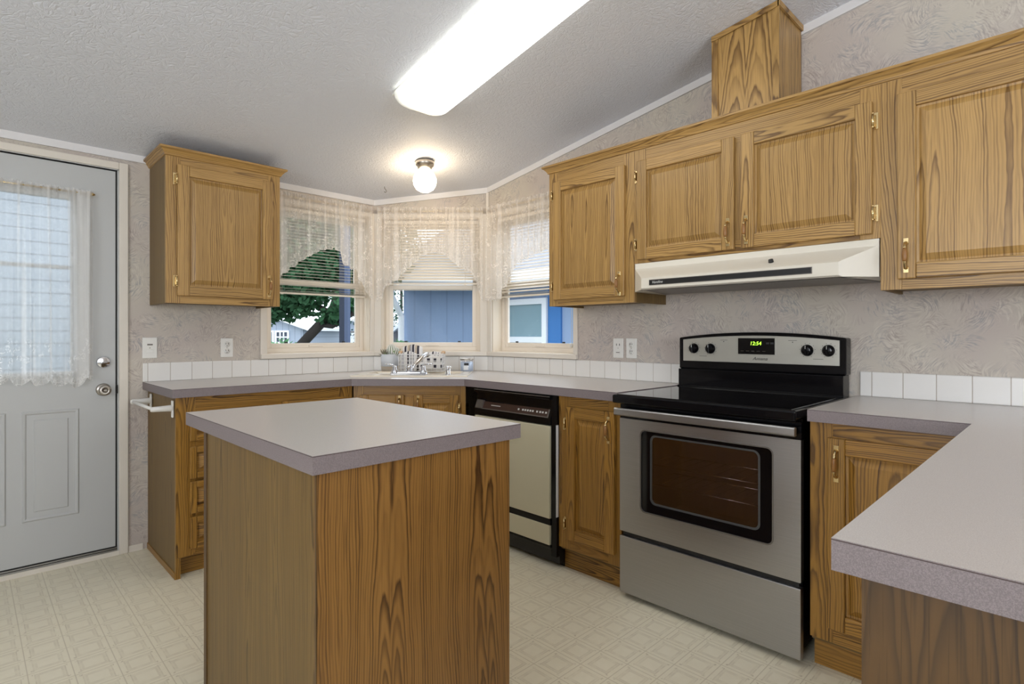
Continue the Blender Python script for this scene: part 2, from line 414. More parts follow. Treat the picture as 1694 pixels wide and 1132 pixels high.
# ------------------------------------------------------------------ mesh helpers
RND = random.Random(7)
class MB:
    """collects shapes into one mesh; uv 'Grain' in metres (v along the grain), uv 'Board' random per piece"""
    def __init__(s):
        s.b = bmesh.new()
        s.g = s.b.loops.layers.uv.new('Grain'); s.r = s.b.loops.layers.uv.new('Board')
        s.mats = []
    def mi(s, m):
        if m is None: return 0
        if m not in s.mats: s.mats.append(m)
        return s.mats.index(m)
    def fin(s, faces, m, grain, smooth=False, rand=True):
        ax = 'xyz'.index(grain)
        o1, o2 = (RND.uniform(-3, 3), RND.uniform(-.5, .3)) if rand else (0, 0)
        r1, r2 = RND.random(), RND.random()
        i = s.mi(m)
        for f in faces:
            f.normal_update()
            n = [abs(c) for c in f.normal]
            k = n.index(max(n))
            rest = [a for a in range(3) if a != k]
            if ax in rest: va, ua = ax, [a for a in rest if a != ax][0]
            else: ua, va = rest
            for l in f.loops:
                l[s.g].uv = (l.vert.co[ua] + o1 + (.013 if k == 0 else 0), l.vert.co[va] + o2)
                l[s.r].uv = (r1, r2)
            f.material_index = i; f.smooth = smooth
    def box(s, x0, x1, y0, y1, z0, z1, m=None, grain='z', rand=True):
        v = [s.b.verts.new((x, y, z)) for z in (z0, z1) for y in (y0, y1) for x in (x0, x1)]
        q = [(0, 2, 3, 1), (4, 5, 7, 6), (0, 1, 5, 4), (2, 6, 7, 3), (0, 4, 6, 2), (1, 3, 7, 5)]
        fs = [s.b.faces.new([v[i] for i in f]) for f in q]
        s.fin(fs, m, grain, rand=rand); return fs
    def faces(s, pts, polys, m=None, grain='z', smooth=False, rand=True):
        v = [s.b.verts.new(p) for p in pts]
        fs = [s.b.faces.new([v[i] for i in f]) for f in polys]
        s.fin(fs, m, grain, smooth, rand); return fs
    def prism(s, poly, z0, z1, m=None, grain='z', side=None, rand=True):
        """poly: ccw list of (x,y); z0/z1 numbers or functions of (x,y)"""
        f0 = z0 if callable(z0) else (lambda x, y: z0)
        f1 = z1 if callable(z1) else (lambda x, y: z1)
        n = len(poly)
        lo = [s.b.verts.new((x, y, f0(x, y))) for x, y in poly]
        hi = [s.b.verts.new((x, y, f1(x, y))) for x, y in poly]
        caps = [s.b.faces.new(lo[::-1]), s.b.faces.new(hi)]
        sides = [s.b.faces.new((lo[i], lo[(i+1) % n], hi[(i+1) % n], hi[i])) for i in range(n)]
        s.fin(caps, m, grain, rand=rand); s.fin(sides, side or m, grain, rand=rand)
    def extr(s, prof, a0, a1, axis='x', m=None, grain=None, smooth=False):
        """profile of 2-D points swept along an axis: axis x -> (y,z), y -> (x,z), z -> (x,y)"""
        def P(t, p):
            return {'x': (t, p[0], p[1]), 'y': (p[0], t, p[1]), 'z': (p[0], p[1], t)}[axis]
        n = len(prof)
        A = [s.b.verts.new(P(a0, p)) for p in prof]; B = [s.b.verts.new(P(a1, p)) for p in prof]
        fs = [s.b.faces.new((A[i], A[(i+1) % n], B[(i+1) % n], B[i])) for i in range(n)]
        s.fin(fs, m, grain or axis, smooth)
        caps = [s.b.faces.new(A[::-1]), s.b.faces.new(B)]
        s.fin(caps, m, grain or axis)
    def lathe(s, prof, m=None, seg=24, c=(0, 0, 0), axis=(0, 0, 1), smooth=True):
        """prof: (radius, height) list"""
        q = Vector((0, 0, 1)).rotation_difference(Vector(axis)); c = Vector(c)
        rings = []
        for r, h in prof:
            if r < 1e-6: rings.append([s.b.verts.new(c + q @ Vector((0, 0, h)))])
            else: rings.append([s.b.verts.new(c + q @ Vector((r*math.cos(2*PI*k/seg), r*math.sin(2*PI*k/seg), h))) for k in range(seg)])
        fs = []
        for A, B in zip(rings, rings[1:]):
            for k in range(seg):
                j = (k+1) % seg
                if len(A) == 1 and len(B) == 1: continue
                if len(A) == 1: fs.append(s.b.faces.new((A[0], B[j], B[k])))
                elif len(B) == 1: fs.append(s.b.faces.new((A[k], A[j], B[0])))
                else: fs.append(s.b.faces.new((A[k], A[j], B[j], B[k])))
        for R, rev in ((rings[0], True), (rings[-1], False)):
            if len(R) > 2: fs.append(s.b.faces.new(R[::-1] if rev else R))
        s.fin(fs, m, 'z', smooth)
    def tube(s, pts, r, m=None, seg=8, smooth=True, flat=1.):
        pts = [Vector(p) for p in pts]
        rr = r if isinstance(r, (list, tuple)) else [r]*len(pts)
        rings = []; up = None
        for i, p in enumerate(pts):
            t = (pts[min(i+1, len(pts)-1)] - pts[max(i-1, 0)]).normalized()
            if up is None:
                up = Vector((0, 0, 1)) if abs(t.z) < .9 else Vector((1, 0, 0))
            a = t.cross(up).normalized(); b = a.cross(t).normalized(); up = b
            rings.append([s.b.verts.new(p + rr[i]*(math.cos(2*PI*k/seg)*a + flat*math.sin(2*PI*k/seg)*b)) for k in range(seg)])
        fs = []
        for A, B in zip(rings, rings[1:]):
            for k in range(seg): fs.append(s.b.faces.new((A[k], A[(k+1) % seg], B[(k+1) % seg], B[k])))
        fs += [s.b.faces.new(rings[0][::-1]), s.b.faces.new(rings[-1])]
        s.fin(fs, m, 'z', smooth)
    def ball(s, c, r, m=None, seg=16, sz=1.):
        n = 10
        s.lathe([(r*math.sin(PI*i/n), -r*sz*math.cos(PI*i/n)) for i in range(n+1)], m, seg, c)
    def xf(s, mat): s.b.transform(mat)
    def build(s, name, parent=None, mat=None, bevel=0., loc=None, sub=0, seg=2):
        bmesh.ops.recalc_face_normals(s.b, faces=s.b.faces[:])
        me = bpy.data.meshes.new(name); s.b.to_mesh(me); s.b.free()
        if not s.mats: s.mats = [mat]
        for m in s.mats: me.materials.append(M[m] if isinstance(m, str) else m)
        o = bpy.data.objects.new(name, me); COL.objects.link(o)
        if parent is not None: o.parent = parent
        if loc: o.location = loc
        if bevel:
            b = o.modifiers.new('bevel', 'BEVEL'); b.width = bevel; b.segments = seg; b.limit_method = 'ANGLE'; b.angle_limit = rad(40)
        if sub:
            b = o.modifiers.new('sub', 'SUBSURF'); b.levels = sub; b.render_levels = sub
        return o

def tag(o, label=None, cat=None, group=None, kind=None):
    if label: o['label'] = label
    if cat: o['category'] = cat
    if group: o['group'] = group
    if kind: o['kind'] = kind
    return o
def thing(name, label, cat, loc=(0, 0, 0), rotz=0., group=None, kind=None):
    o = bpy.data.objects.new(name, None); COL.objects.link(o)
    o.empty_display_size = .05
    o.location = loc; o.rotation_euler = (0, 0, rotz)
    return tag(o, label, cat, group, kind)
def struct(name, mb, label, cat, **k):
    return tag(mb.build(name, **k), label, cat, kind='structure')
def part_label(o, label): o['label'] = label; return o
def text(name, s, size, parent, loc, rot, mat, depth=.0006, shear=0., sx=1., align='CENTER'):
    cu = bpy.data.curves.new(name, 'FONT'); cu.body = s; cu.size = size; cu.extrude = depth; cu.shear = shear
    cu.align_x = align; cu.align_y = 'CENTER'; cu.resolution_u = 3
    t = bpy.data.objects.new(name, cu); COL.objects.link(t)
    bpy.context.view_layer.update()
    me = bpy.data.meshes.new_from_object(t.evaluated_get(bpy.context.evaluated_depsgraph_get()))
    bpy.data.objects.remove(t); bpy.data.curves.remove(cu)
    me.materials.clear(); me.materials.append(M[mat])
    o = bpy.data.objects.new(name, me); COL.objects.link(o)
    o.parent = parent; o.location = loc; o.rotation_euler = rot; o.scale = (sx, 1, 1)
    return o
R_RIGHT, R_DIAG = -PI/2, -PI/4     # turn of things that face the room from the right wall / the diagonal wall
def diag(u, v):
    """u along the diagonal wall from its left end, v in front of it (metres)"""
    k = math.sqrt(.5)
    return (DC[0] + k*u - k*v, DC[1] - k*u - k*v)

# ------------------------------------------------------------------ room shell
b = MB(); b.box(X0-.2, XR+.2, Y0-.2, YL+.2, -.06, 0, 'floor', rand=False)
struct('floor', b, 'cream patterned vinyl floor of the kitchen', 'floor')
b = MB()
zt0, zt1 = ceil_z(YL+.2), ceil_z(Y0-.2)
b.faces([(X0-.2, YL+.2, zt0), (XR+.2, YL+.2, zt0), (XR+.2, Y0-.2, zt1), (X0-.2, Y0-.2, zt1),
         (X0-.2, YL+.2, zt0+.1), (XR+.2, YL+.2, zt0+.1), (XR+.2, Y0-.2, zt1+.1), (X0-.2, Y0-.2, zt1+.1)],
        [(0, 1, 2, 3), (7, 6, 5, 4), (0, 4, 5, 1), (1, 5, 6, 2), (2, 6, 7, 3), (3, 7, 4, 0)], 'ceiling')
struct('ceiling', b, 'sloping white textured ceiling', 'ceiling')

WZ0, WZ1 = 1.05, 2.02              # window openings
def wall_local(b, length, holes, top):
    """wall in local coords x 0..length, y 0..WT, with rectangular holes (x0,x1,z0,z1); top(x) -> z"""
    x = 0.
    def seg(x0, x1, z0, z1):
        if x1-x0 < 1e-4: return
        t0 = z1 if z1 is not None else top(x0); t1 = z1 if z1 is not None else top(x1)
        b.faces([(x0, 0, z0), (x1, 0, z0), (x1, WT, z0), (x0, WT, z0), (x0, 0, t0), (x1, 0, t1), (x1, WT, t1), (x0, WT, t0)],
                [(0, 3, 2, 1), (4, 5, 6, 7), (0, 1, 5, 4), (1, 2, 6, 5), (2, 3, 7, 6), (3, 0, 4, 7)], 'wallpaper', rand=False)
    for h in holes:
        seg(x, h[0], 0, None)
        if h[2] > .01: seg(h[0], h[1], 0, h[2])
        seg(h[0], h[1], h[3], None)
        x = h[1]
    seg(x, length, 0, None)
LW0, LW1 = 1.362, 2.092            # left wall window
b = MB(); wall_local(b, DC[0]-X0, [(-.262-X0, .588-X0, 0, 2.048), (LW0-X0, LW1-X0, WZ0, WZ1)], lambda x: ceil_z(YL)+.03)
struct('wall_left', b, 'left kitchen wall with pale brushed wallpaper', 'wall', loc=(X0, YL, 0))
b = MB(); wall_local(b, DLEN, [(.055, .772, WZ0, WZ1)], lambda x: ceil_z(YL-x*.7071)+.03)
w = struct('wall_diagonal', b, 'short diagonal wall behind the corner sink', 'wall', loc=(DC[0], DC[1], 0)); w.rotation_euler = (0, 0, R_DIAG)
b = MB(); wall_local(b, DR[1]-Y0, [(.048, .800, WZ0, WZ1)], lambda x: ceil_z(DR[1]-x)+.03)
w = struct('wall_right', b, 'right kitchen wall with pale brushed wallpaper behind the stove', 'wall', loc=(XR, DR[1], 0)); w.rotation_euler = (0, 0, R_RIGHT)
# walls behind the camera; their windows are added to go with the fill lamps
b = MB(); wall_local(b, XR-X0+.2, [(XR-1.2+.1, XR+1.0+.1, .9, 2.2)], lambda x: ceil_z(Y0)+.03)
w = struct('wall_back', b, 'wall behind the photographer', 'wall', loc=(XR+.1, Y0, 0)); w.rotation_euler = (0, 0, PI)
b = MB(); wall_local(b, YL-Y0, [(2.5, 4.9, .9, 2.2)], lambda x: ceil_z(Y0+x)+.03)
w = struct('wall_side', b, 'far side wall of the living area', 'wall', loc=(X0, Y0, 0)); w.rotation_euler = (0, 0, PI/2)

# cove strips under the ceiling
b = MB(); b.box(X0, DC[0], YL-.012, YL, ceil_z(YL)-.036, ceil_z(YL)+.004, 'cove')
struct('trim_1', b, 'white cove strip along the top of the left wall', 'trim')
def sloped_strip(name, p0, p1, inward, label):
    b = MB(); ix, iy = inward
    P = []
    for (x, y) in (p0, p1):
        for off in (0, .012):
            xx, yy = x+ix*off, y+iy*off
            P += [(xx, yy, ceil_z(y)-.038), (xx, yy, ceil_z(y)+.004)]
    b.faces(P, [(0, 1, 3, 2), (4, 6, 7, 5), (2, 3, 7, 6), (0, 4, 5, 1), (1, 5, 7, 3), (0, 2, 6, 4)], 'cove')
    struct(name, b, label, 'trim')
sloped_strip('trim_2', DC, DR, (-.7071, -.7071), 'white cove strip above the sink window wall')
sloped_strip('trim_3', DR, (XR, Y0), (-1, 0), 'white sloping cove strip along the right wall')
b = MB(); b.prism([(DR[0]-.016, DR[1]+.003), (DR[0]-.004, DR[1]-.012), (DR[0], DR[1])], 1.05, ceil_z(DR[1]), 'casing')
struct('trim_4', b, 'thin corner strip between the sink window and right window walls', 'trim')
b = MB(); b.box(.632, .698, YL-.008, YL, 0, .035, 'casing')
struct('baseboard_left', b, 'low baseboard between the white door and the drawer cabinet', 'baseboard')

# ------------------------------------------------------------------ windows (structure)
def window(name, label, loc, rotz, x0, x1, cas_l, cas_r, handles=True):
    t = thing(name, label, 'window', loc, rotz, kind='structure')
    z0, z1 = WZ0, WZ1
    b = MB()                                   # jamb liner
    th = .006
    b.box(x0, x0+th, 0, WT, z0, z1, 'jamb'); b.box(x1-th, x1, 0, WT, z0, z1, 'jamb')
    b.box(x0+th, x1-th, 0, WT, z1-th, z1, 'jamb'); b.box(x0+th, x1-th, .02, WT, z0, z0+th, 'jamb')
    b.build('jamb', t)
    b = MB()                                   # flat casing on the wall face
    b.box(x0-cas_l, x0, -.012, .0, z0-.03, z1+.03, 'casing'); b.box(x1, x1+cas_r, -.012, .0, z0-.03, z1+.03, 'casing')
    b.box(x0, x1, -.012, 0, z1, z1+.03, 'casing')
    b.build('casing', t, bevel=.003)
    b = MB(); b.box(x0-cas_l+.001, x1+cas_r-.001, -.022, .02, z0-.030, z0+.001, 'casing'); b.build('sill', t, bevel=.004)
    fx0, fx1, fz0, fz1 = x0+th, x1-th, z0+th, z1-th
    def frame(y0, y1, a0, a1, c0, c1, w, m, nm, wb=None):
        b = MB(); wb = wb or w
        b.box(a0, a0+w, y0, y1, c0, c1, m); b.box(a1-w, a1, y0, y1, c0, c1, m)
        b.box(a0+w, a1-w, y0, y1, c0, c0+wb, m); b.box(a0+w, a1-w, y0, y1, c1-w, c1, m)
        return b.build(nm, t, bevel=.002)
    frame(.085, .133, fx0, fx1, fz0, fz1, .028, 'vinyl_window', 'window_frame')
    MR = 1.522
    s = frame(.092, .112, fx0+.028, fx1-.028, fz0+.028, MR+.018, .030, 'vinyl_window', 'lower_sash', .032)
    b = MB(); b.box(fx0+.05, fx1-.05, .101, .104, fz0+.05, MR-.005, 'glass'); g = b.build('pane', s)
    if handles:
        b = MB(); xm = (x0+x1)/2
        b.box(xm-.05, xm+.05, .084, .0925, fz0+.036, fz0+.046, 'vinyl_window'); b.build('lift_handle', s, bevel=.002)
        for q in (x0+.16, x1-.16):
            b = MB(); b.box(q-.011, q+.011, .087, .0925, fz0+.061, fz0+.070, 'slot'); b.build('vent_latch', s)
    s = frame(.114, .130, fx0+.028, fx1-.028, MR-.018, fz1-.028, .028, 'vinyl_window', 'upper_sash')
    b = MB(); b.box(fx0+.05, fx1-.05, .121, .124, MR+.005, fz1-.05, 'glass'); b.build('pane', s)
    return t
window('window_1', 'left bay window looking out at the leafy tree', (0, YL, 0), 0, LW0, LW1, .041, .030)
window('window_2', 'middle bay window over the sink looking at the blue house', (DC[0], DC[1], 0), R_DIAG, .055, .772, .050, .052)
window('window_3', 'right bay window beside the upper cabinet', (XR, DR[1], 0), R_RIGHT, .048, .800, .042, .032)
def rear_window(name, label, loc, rotz, x0, x1):  # unseen windows, added where the fill lamps stand
    t = thing(name, label, 'window', loc, rotz, kind='structure')
    b = MB()
    for a0, a1, c0, c1 in ((x0, x0+.05, .9, 2.2), (x1-.05, x1, .9, 2.2), (x0+.05, x1-.05, .9, .95), (x0+.05, x1-.05, 2.15, 2.2), ((x0+x1)/2-.02, (x0+x1)/2+.02, .95, 2.15)):
        b.box(a0, a1, .03, .09, c0, c1, 'vinyl_window')
    b.build('window_frame', t)
    b = MB(); b.box(x0+.05, x1-.05, .055, .059, .95, 2.15, 'glass'); b.build('pane', t)
rear_window('window_4', 'wide window added for the fill light behind the photographer', (XR+.1, Y0, 0), PI, XR-1.2+.1, XR+1.0+.1)
rear_window('window_5', 'wide window added for the fill light on the far side wall', (X0, Y0, 0), PI/2, 2.5, 4.9)

# ------------------------------------------------------------------ back door (structure)
def door():
    t = thing('door_1', 'white exterior door with lace curtained window', 'door', (0, YL, 0), 0, kind='structure')
    x0, x1, z0, z1, y0, y1 = -.235, .576, .047, 2.041, .006, .050
    gx0, gx1, gz0, gz1 = -.046, .390, .985, 1.862
    b = MB()
    b.box(x0, gx0, y0, y1, z0, z1, 'white_paint'); b.box(gx1, x1, y0, y1, z0, z1, 'white_paint')
    b.box(gx0, gx1, y0, y1, z0, gz0, 'white_paint'); b.box(gx0, gx1, y0, y1, gz1, z1, 'white_paint')
    b.build('door_slab', t)
    for px in (.200, -.079):                    # pressed panels
        b = MB()
        X0_, X1_, Z0_, Z1_ = px, px+.223, .256, .796
        def ringf(o0, d0, o1, d1):
            A = [(X0_+o0, y0-d0, Z0_+o0), (X1_-o0, y0-d0, Z0_+o0), (X1_-o0, y0-d0, Z1_-o0), (X0_+o0, y0-d0, Z1_-o0)]
            B = [(X0_+o1, y0-d1, Z0_+o1), (X1_-o1, y0-d1, Z0_+o1), (X1_-o1, y0-d1, Z1_-o1), (X0_+o1, y0-d1, Z1_-o1)]
            b.faces(A+B, [(i, (i+1) % 4, 4+(i+1) % 4, 4+i) for i in range(4)], 'white_paint')
        ringf(0, .0, .006, .006); ringf(.006, .006, .012, .0055); ringf(.012, .0055, .018, .001)
        ringf(.018, .001, .044, .001); ringf(.044, .001, .048, .005)
        A = [(X0_+.048, y0-.005, Z0_+.048), (X1_-.048, y0-.005, Z0_+.048), (X1_-.048, y0-.005, Z1_-.048), (X0_+.048, y0-.005, Z1_-.048)]
        b.faces(A, [(0, 1, 2, 3)], 'white_paint'); b.build('door_panel', t)
    b = MB()
    w = .022
    b.box(gx0-w, gx0+.004, -.004, y0, gz0-w, gz1+w, 'white_paint'); b.box(gx1-.004, gx1+w, -.004, y0, gz0-w, gz1+w, 'white_paint')
    b.box(gx0, gx1, -.004, y0, gz0-w, gz0+.004, 'white_paint'); b.box(gx0, gx1, -.004, y0, gz1-.004, gz1+w, 'white_paint')
    b.box(gx0, gx1, .022, .034, 1.505, 1.525, 'white_paint')
    f = b.build('window_frame', t, bevel=.003)
    b = MB(); b.box(gx0, gx1, .026, .030, gz0, gz1, 'glass'); b.build('pane', t)
    b = MB()
    for q in (gx0+.1, gx1-.065, gx1-.27): b.lathe([(.004, 0), (.004, .001), (0, .001)], 'slot', 8, (q, -.0045, gz0-.012), (0, -1, 0))
    b.build('screw_cap', f)
    b = MB()                                    # knob with rose
    b.lathe([(.0, 0), (.033, 0), (.033, .006), (.026, .010), (.012, .014), (.011, .032), (.020, .036), (.027, .045), (.028, .055), (.024, .064), (.012, .067), (.012, .064), (.0, .064)], 'nickel', 24, (.523, y0, .884), (0, -1, 0))
    b.box(.517, .529, y0-.069, y0-.064, .881, .887, 'nickel'); b.build('knob', t)
    b = MB()
    b.lathe([(0, 0), (.031, 0), (.031, .008), (.027, .014), (.0, .014)], 'chrome', 24, (.523, y0, 1.028), (0, -1, 0))
    b.box(.512, .536, y0-.026, y0-.013, 1.0245, 1.0315, 'chrome'); b.build('deadbolt', t, bevel=.001)
    b = MB()                                    # weather strip gap
    b.box(x1, x1+.008, .012, .06, .045, z1+.007, 'rubber'); b.box(x0, x1, .012, .06, z1, z1+.007, 'rubber'); b.box(x0-.008, x0, .012, .06, .045, z1+.007, 'rubber')
    b.build('weather_strip', t)
    b = MB(); b.box(x1+.002, x1+.010, -.002, .02, .86, .905, 'rubber'); b.build('strike_plate', t)
    b = MB()
    b.box(x1+.008, .590, -.002, .1, 0, 2.052, 'white_paint'); b.box(-.262, x0-.008, -.002, .1, 0, 2.052, 'white_paint'); b.box(-.262, .590, -.002, .1, z1+.007, 2.054, 'white_paint')
    b.build('door_frame', t)
    b = MB()
    b.box(.590, .631, -.014, .0, 0, 2.089, 'casing'); b.box(-.303, -.262, -.014, 0, 0, 2.089, 'casing'); b.box(-.262, .590, -.014, 0, 2.052, 2.089, 'casing')
    b.build('casing', t, bevel=.004)
    b = MB()
    b.box(-.262, .59, -.006, .10, .0, .022, 'casing')
    b.box(-.243, .584, .002, .06, .022, .030, 'aluminium'); b.box(-.243, .584, .004, .05, .030, .034, 'rubber'); b.box(-.243, .584, .003, .06, .034, .040, 'aluminium'); b.box(-.243, .584, .008, .05, .040, .047, 'rubber')
    b.build('threshold', t)
door()

# ------------------------------------------------------------------ cabinet pieces
def pull(parent, x, z, yf, n='handle'):
    """brass pull with a turned wood grip, upright, centred at (x,z) on a face at y=yf"""
    b = MB()
    for s in (1, -1):
        b.box(x-.0085, x+.0085, yf-.004, yf, z+s*.052-.010, z+s*.052+.010, 'brass')
        b.tube([(x, yf-.003, z+s*.044), (x, yf-.014, z+s*.040), (x, yf-.024, z+s*.031), (x, yf-.027, z+s*.022)], [.0075, .0055, .0038, .0062], 'brass', 10)
    b.tube([(x, yf-.027, z-.022), (x, yf-.027, z-.012), (x, yf-.027, z), (x, yf-.027, z+.012), (x, yf-.027, z+.022)], [.0062, .0082, .0088, .0082, .0062], 'grip', 10)
    return b.build(n, parent, bevel=.0012)
def hinge(parent, x, z, yf, side):
    b = MB()
    b.tube([(x, yf-.006, z-.022), (x, yf-.006, z+.022)], .0042, 'brass', 8)
    b.box(min(x, x+side*.014), max(x, x+side*.014), yf+.012, yf+.0185, z-.03, z+.03, 'brass')
    b.ball((x, yf-.006, z+.025), .004, 'brass', 8); b.ball((x, yf-.006, z-.025), .004, 'brass', 8)
    b.box(x-.002, x+.002, yf-.006, yf+.014, z-.02, z+.02, 'brass')
    return b.build('hinge', parent)
def raised(parent, name, x0, x1, z0, z1, yf, mat, st=.055, th=.019, horiz=False):
    """frame-and-panel front; yf is its front plane"""
    b = MB()
    b.box(x0, x0+st, yf, yf+th, z0, z1, mat); b.box(x1-st, x1, yf, yf+th, z0, z1, mat)
    b.box(x0+st, x1-st, yf, yf+th, z0, z0+st, mat, 'x'); b.box(x0+st, x1-st, yf, yf+th, z1-st, z1, mat, 'x')
    # panel: bevelled slope from a groove up to the field
    a0, a1, c0, c1 = x0+st, x1-st, z0+st, z1-st
    s1, s2 = .008, .030
    def rect(o, d): return [(a0+o, yf+d, c0+o), (a1-o, yf+d, c0+o), (a1-o, yf+d, c1-o), (a0+o, yf+d, c1-o)]
    pts = rect(0, .0135) + rect(s1, .0145) + rect(s2, .0025)
    fs = []
    for k in (0, 4):
        fs += [(k+i, k+(i+1) % 4, k+4+(i+1) % 4, k+4+i) for i in range(4)]
    fs.append((8, 9, 10, 11))
    b.faces(pts, fs, mat, 'x' if horiz else 'z')
    return b.build(name, parent, bevel=.0035)
def slab_front(parent, name, x0, x1, z0, z1, yf, mat):
    b = MB(); b.box(x0, x1, yf, yf+.019, z0, z1, mat, 'x'); return b.build(name, parent, bevel=.006)
def crown(parent, x0, x1, y0, y1, z, name, mat='oak', left=True, right=True, cat=None, label=None):
    """moulding around the top of a cabinet front; y0 is the front plane, y1 the back"""
    prof = [(0, 0), (.006, .002), (.010, .012), (.022, .026), (.032, .032), (.032, .042), (0, .042)]
    b = MB()
    path = []
    if left: path.append(lambda o: (x0-o, y1))
    path.append(lambda o: (x0-(o if left else 0), y0-o)); path.append(lambda o: (x1+(o if right else 0), y0-o))
    if right: path.append(lambda o: (x1+o, y1))
    rings = [[(*p(o), z+h) for o, h in prof] for p in path]
    n = len(prof)
    for A, B in zip(rings, rings[1:]):
        g = 'x' if abs(A[0][0]-B[0][0]) > abs(A[0][1]-B[0][1]) else 'y'
        b.faces(A+B, [(i, (i+1) % n, n+(i+1) % n, n+i) for i in range(n)], mat, g)
    b.faces(rings[0], [tuple(range(n))], mat); b.faces(rings[-1], [tuple(range(n))], mat)
    return b.build(name, parent)

# ------------------------------------------------------------------ upper cabinets
UZ0, UZ1 = 1.335, 2.094
GU = 'oak wall cabinets'
def wall_cabinet(name, label, loc, rotz, w, depth, z0, z1, doors, mids=(), side_mat='oak_print'):
    """local: x 0..w, face frame front at y=0, body back to y=depth; doors: (x0,x1,hinge side,handle x,handle z)"""
    t = thing(name, label, 'cabinet', loc, rotz, GU)
    h = z1-z0
    b = MB()
    b.box(0, .012, .019, depth, 0, h, side_mat); b.box(w-.012, w, .019, depth, 0, h, side_mat)
    b.box(.012, w-.012, .019, depth, .012, .024, side_mat, 'x'); b.box(.012, w-.012, .019, depth, h-.012, h, side_mat, 'x')
    b.box(.012, w-.012, depth-.006, depth, .024, h-.012, side_mat)
    b.build('carcass', t)
    b = MB()
    s = .066
    b.box(0, s, 0, .019, 0, h, 'oak'); b.box(w-s, w, 0, .019, 0, h, 'oak')
    b.box(s, w-s, 0, .019, 0, .055, 'oak', 'x'); b.box(s, w-s, 0, .019, h-.085, h, 'oak', 'x')
    for m in mids: b.box(m-s/2, m+s/2, 0, .019, .055, h-.085, 'oak')
    b.build('face_frame', t, bevel=.001)
    for x0, x1, hs, hx, hz, dz0, dz1 in doors:
        d = raised(t, 'door', x0, x1, dz0, dz1, -.019, 'oak')
        hxx = x0-.004 if hs < 0 else x1+.004
        for q in (dz0+.075, dz1-.075): hinge(d, hxx, q, -.019, -1 if hs < 0 else 1)
        pull(d, hx, hz, -.019)
    return t
# left of the window
t = wall_cabinet('wall_cabinet', 'small oak wall cabinet between the door and left window', (.731, 3.255, UZ0), 0, .577, YL-3.255, UZ0, 2.108,
                 [(.049, .530, -1, .508, .112, .038, .712)])
crown(t, 0, .577, 0, YL-3.255, .752, 'crown')
# right wall: three units under one crown
XF = 2.405
def ry(y): return 1.573 - y
wall_cabinet('wall_cabinet', 'oak wall cabinet right of the windows with one door', (XF, 2.145, UZ0), R_RIGHT, .572, XR-XF, UZ0, UZ1,
             [(.044, .522, -1, .494, .098, .034, .700)])
HC = 1.528
wall_cabinet('wall_cabinet', 'wide two door oak wall cabinet above the range hood', (XF, 1.573, HC), R_RIGHT, 1.056, XR-XF, HC, UZ1,
             [(.024, .515, -1, .490, .092, .017, .507), (.546, 1.033, 1, .570, .092, .017, .507)], mids=(.5305,))
wall_cabinet('wall_cabinet', 'large oak wall cabinet at the right edge of view', (XF, .517, UZ0), R_RIGHT, .575, XR-XF, UZ0, UZ1,
             [(.055, .52, 1, .082, .118, .036, .700)])
t = thing('crown_moulding', 'long oak crown moulding along the right wall cabinets', 'moulding', (XF, 2.145, UZ1), R_RIGHT)
crown(t, 0, 2.203, 0, XR-XF, 0, 'crown_profile', right=False)

# boxed vent chase above the hood cabinet
t = thing('vent_chase', 'tall oak vent box between the cabinet crown and the ceiling', 'vent box', (0, 0, 0))
vx0, vy0, vy1 = 2.423, .885, 1.166
zc = lambda x, y: ceil_z(y)-.002
zb = UZ1+.001
b = MB(); b.prism([(vx0, vy0), (XR-.013, vy0), (XR-.013, vy1), (vx0, vy1)], zb, zc, 'oak'); b.build('box_panel', t)
b = MB()
for (yy0, yy1, xx0, xx1) in ((vy1-.022, vy1+.006, vx0-.006, vx0), (vy0-.006, vy0+.020, vx0-.006, vx0)):
    b.prism([(xx0, yy0), (xx1, yy0), (xx1, yy1), (xx0, yy1)], zb, zc, 'oak')
b.prism([(vx0-.010, vy0-.006), (vx0-.006, vy0-.006), (vx0-.006, vy1+.006), (vx0-.010, vy1+.006)], lambda x, y: zc(x, y)-.024, zc, 'oak', 'y')
b.prism([(vx0-.010, vy0-.010), (XR-.013, vy0-.010), (XR-.013, vy0-.001), (vx0-.010, vy0-.001)], lambda x, y: zc(x, y)-.024, zc, 'oak', 'x')
b.build('corner_trim', t)

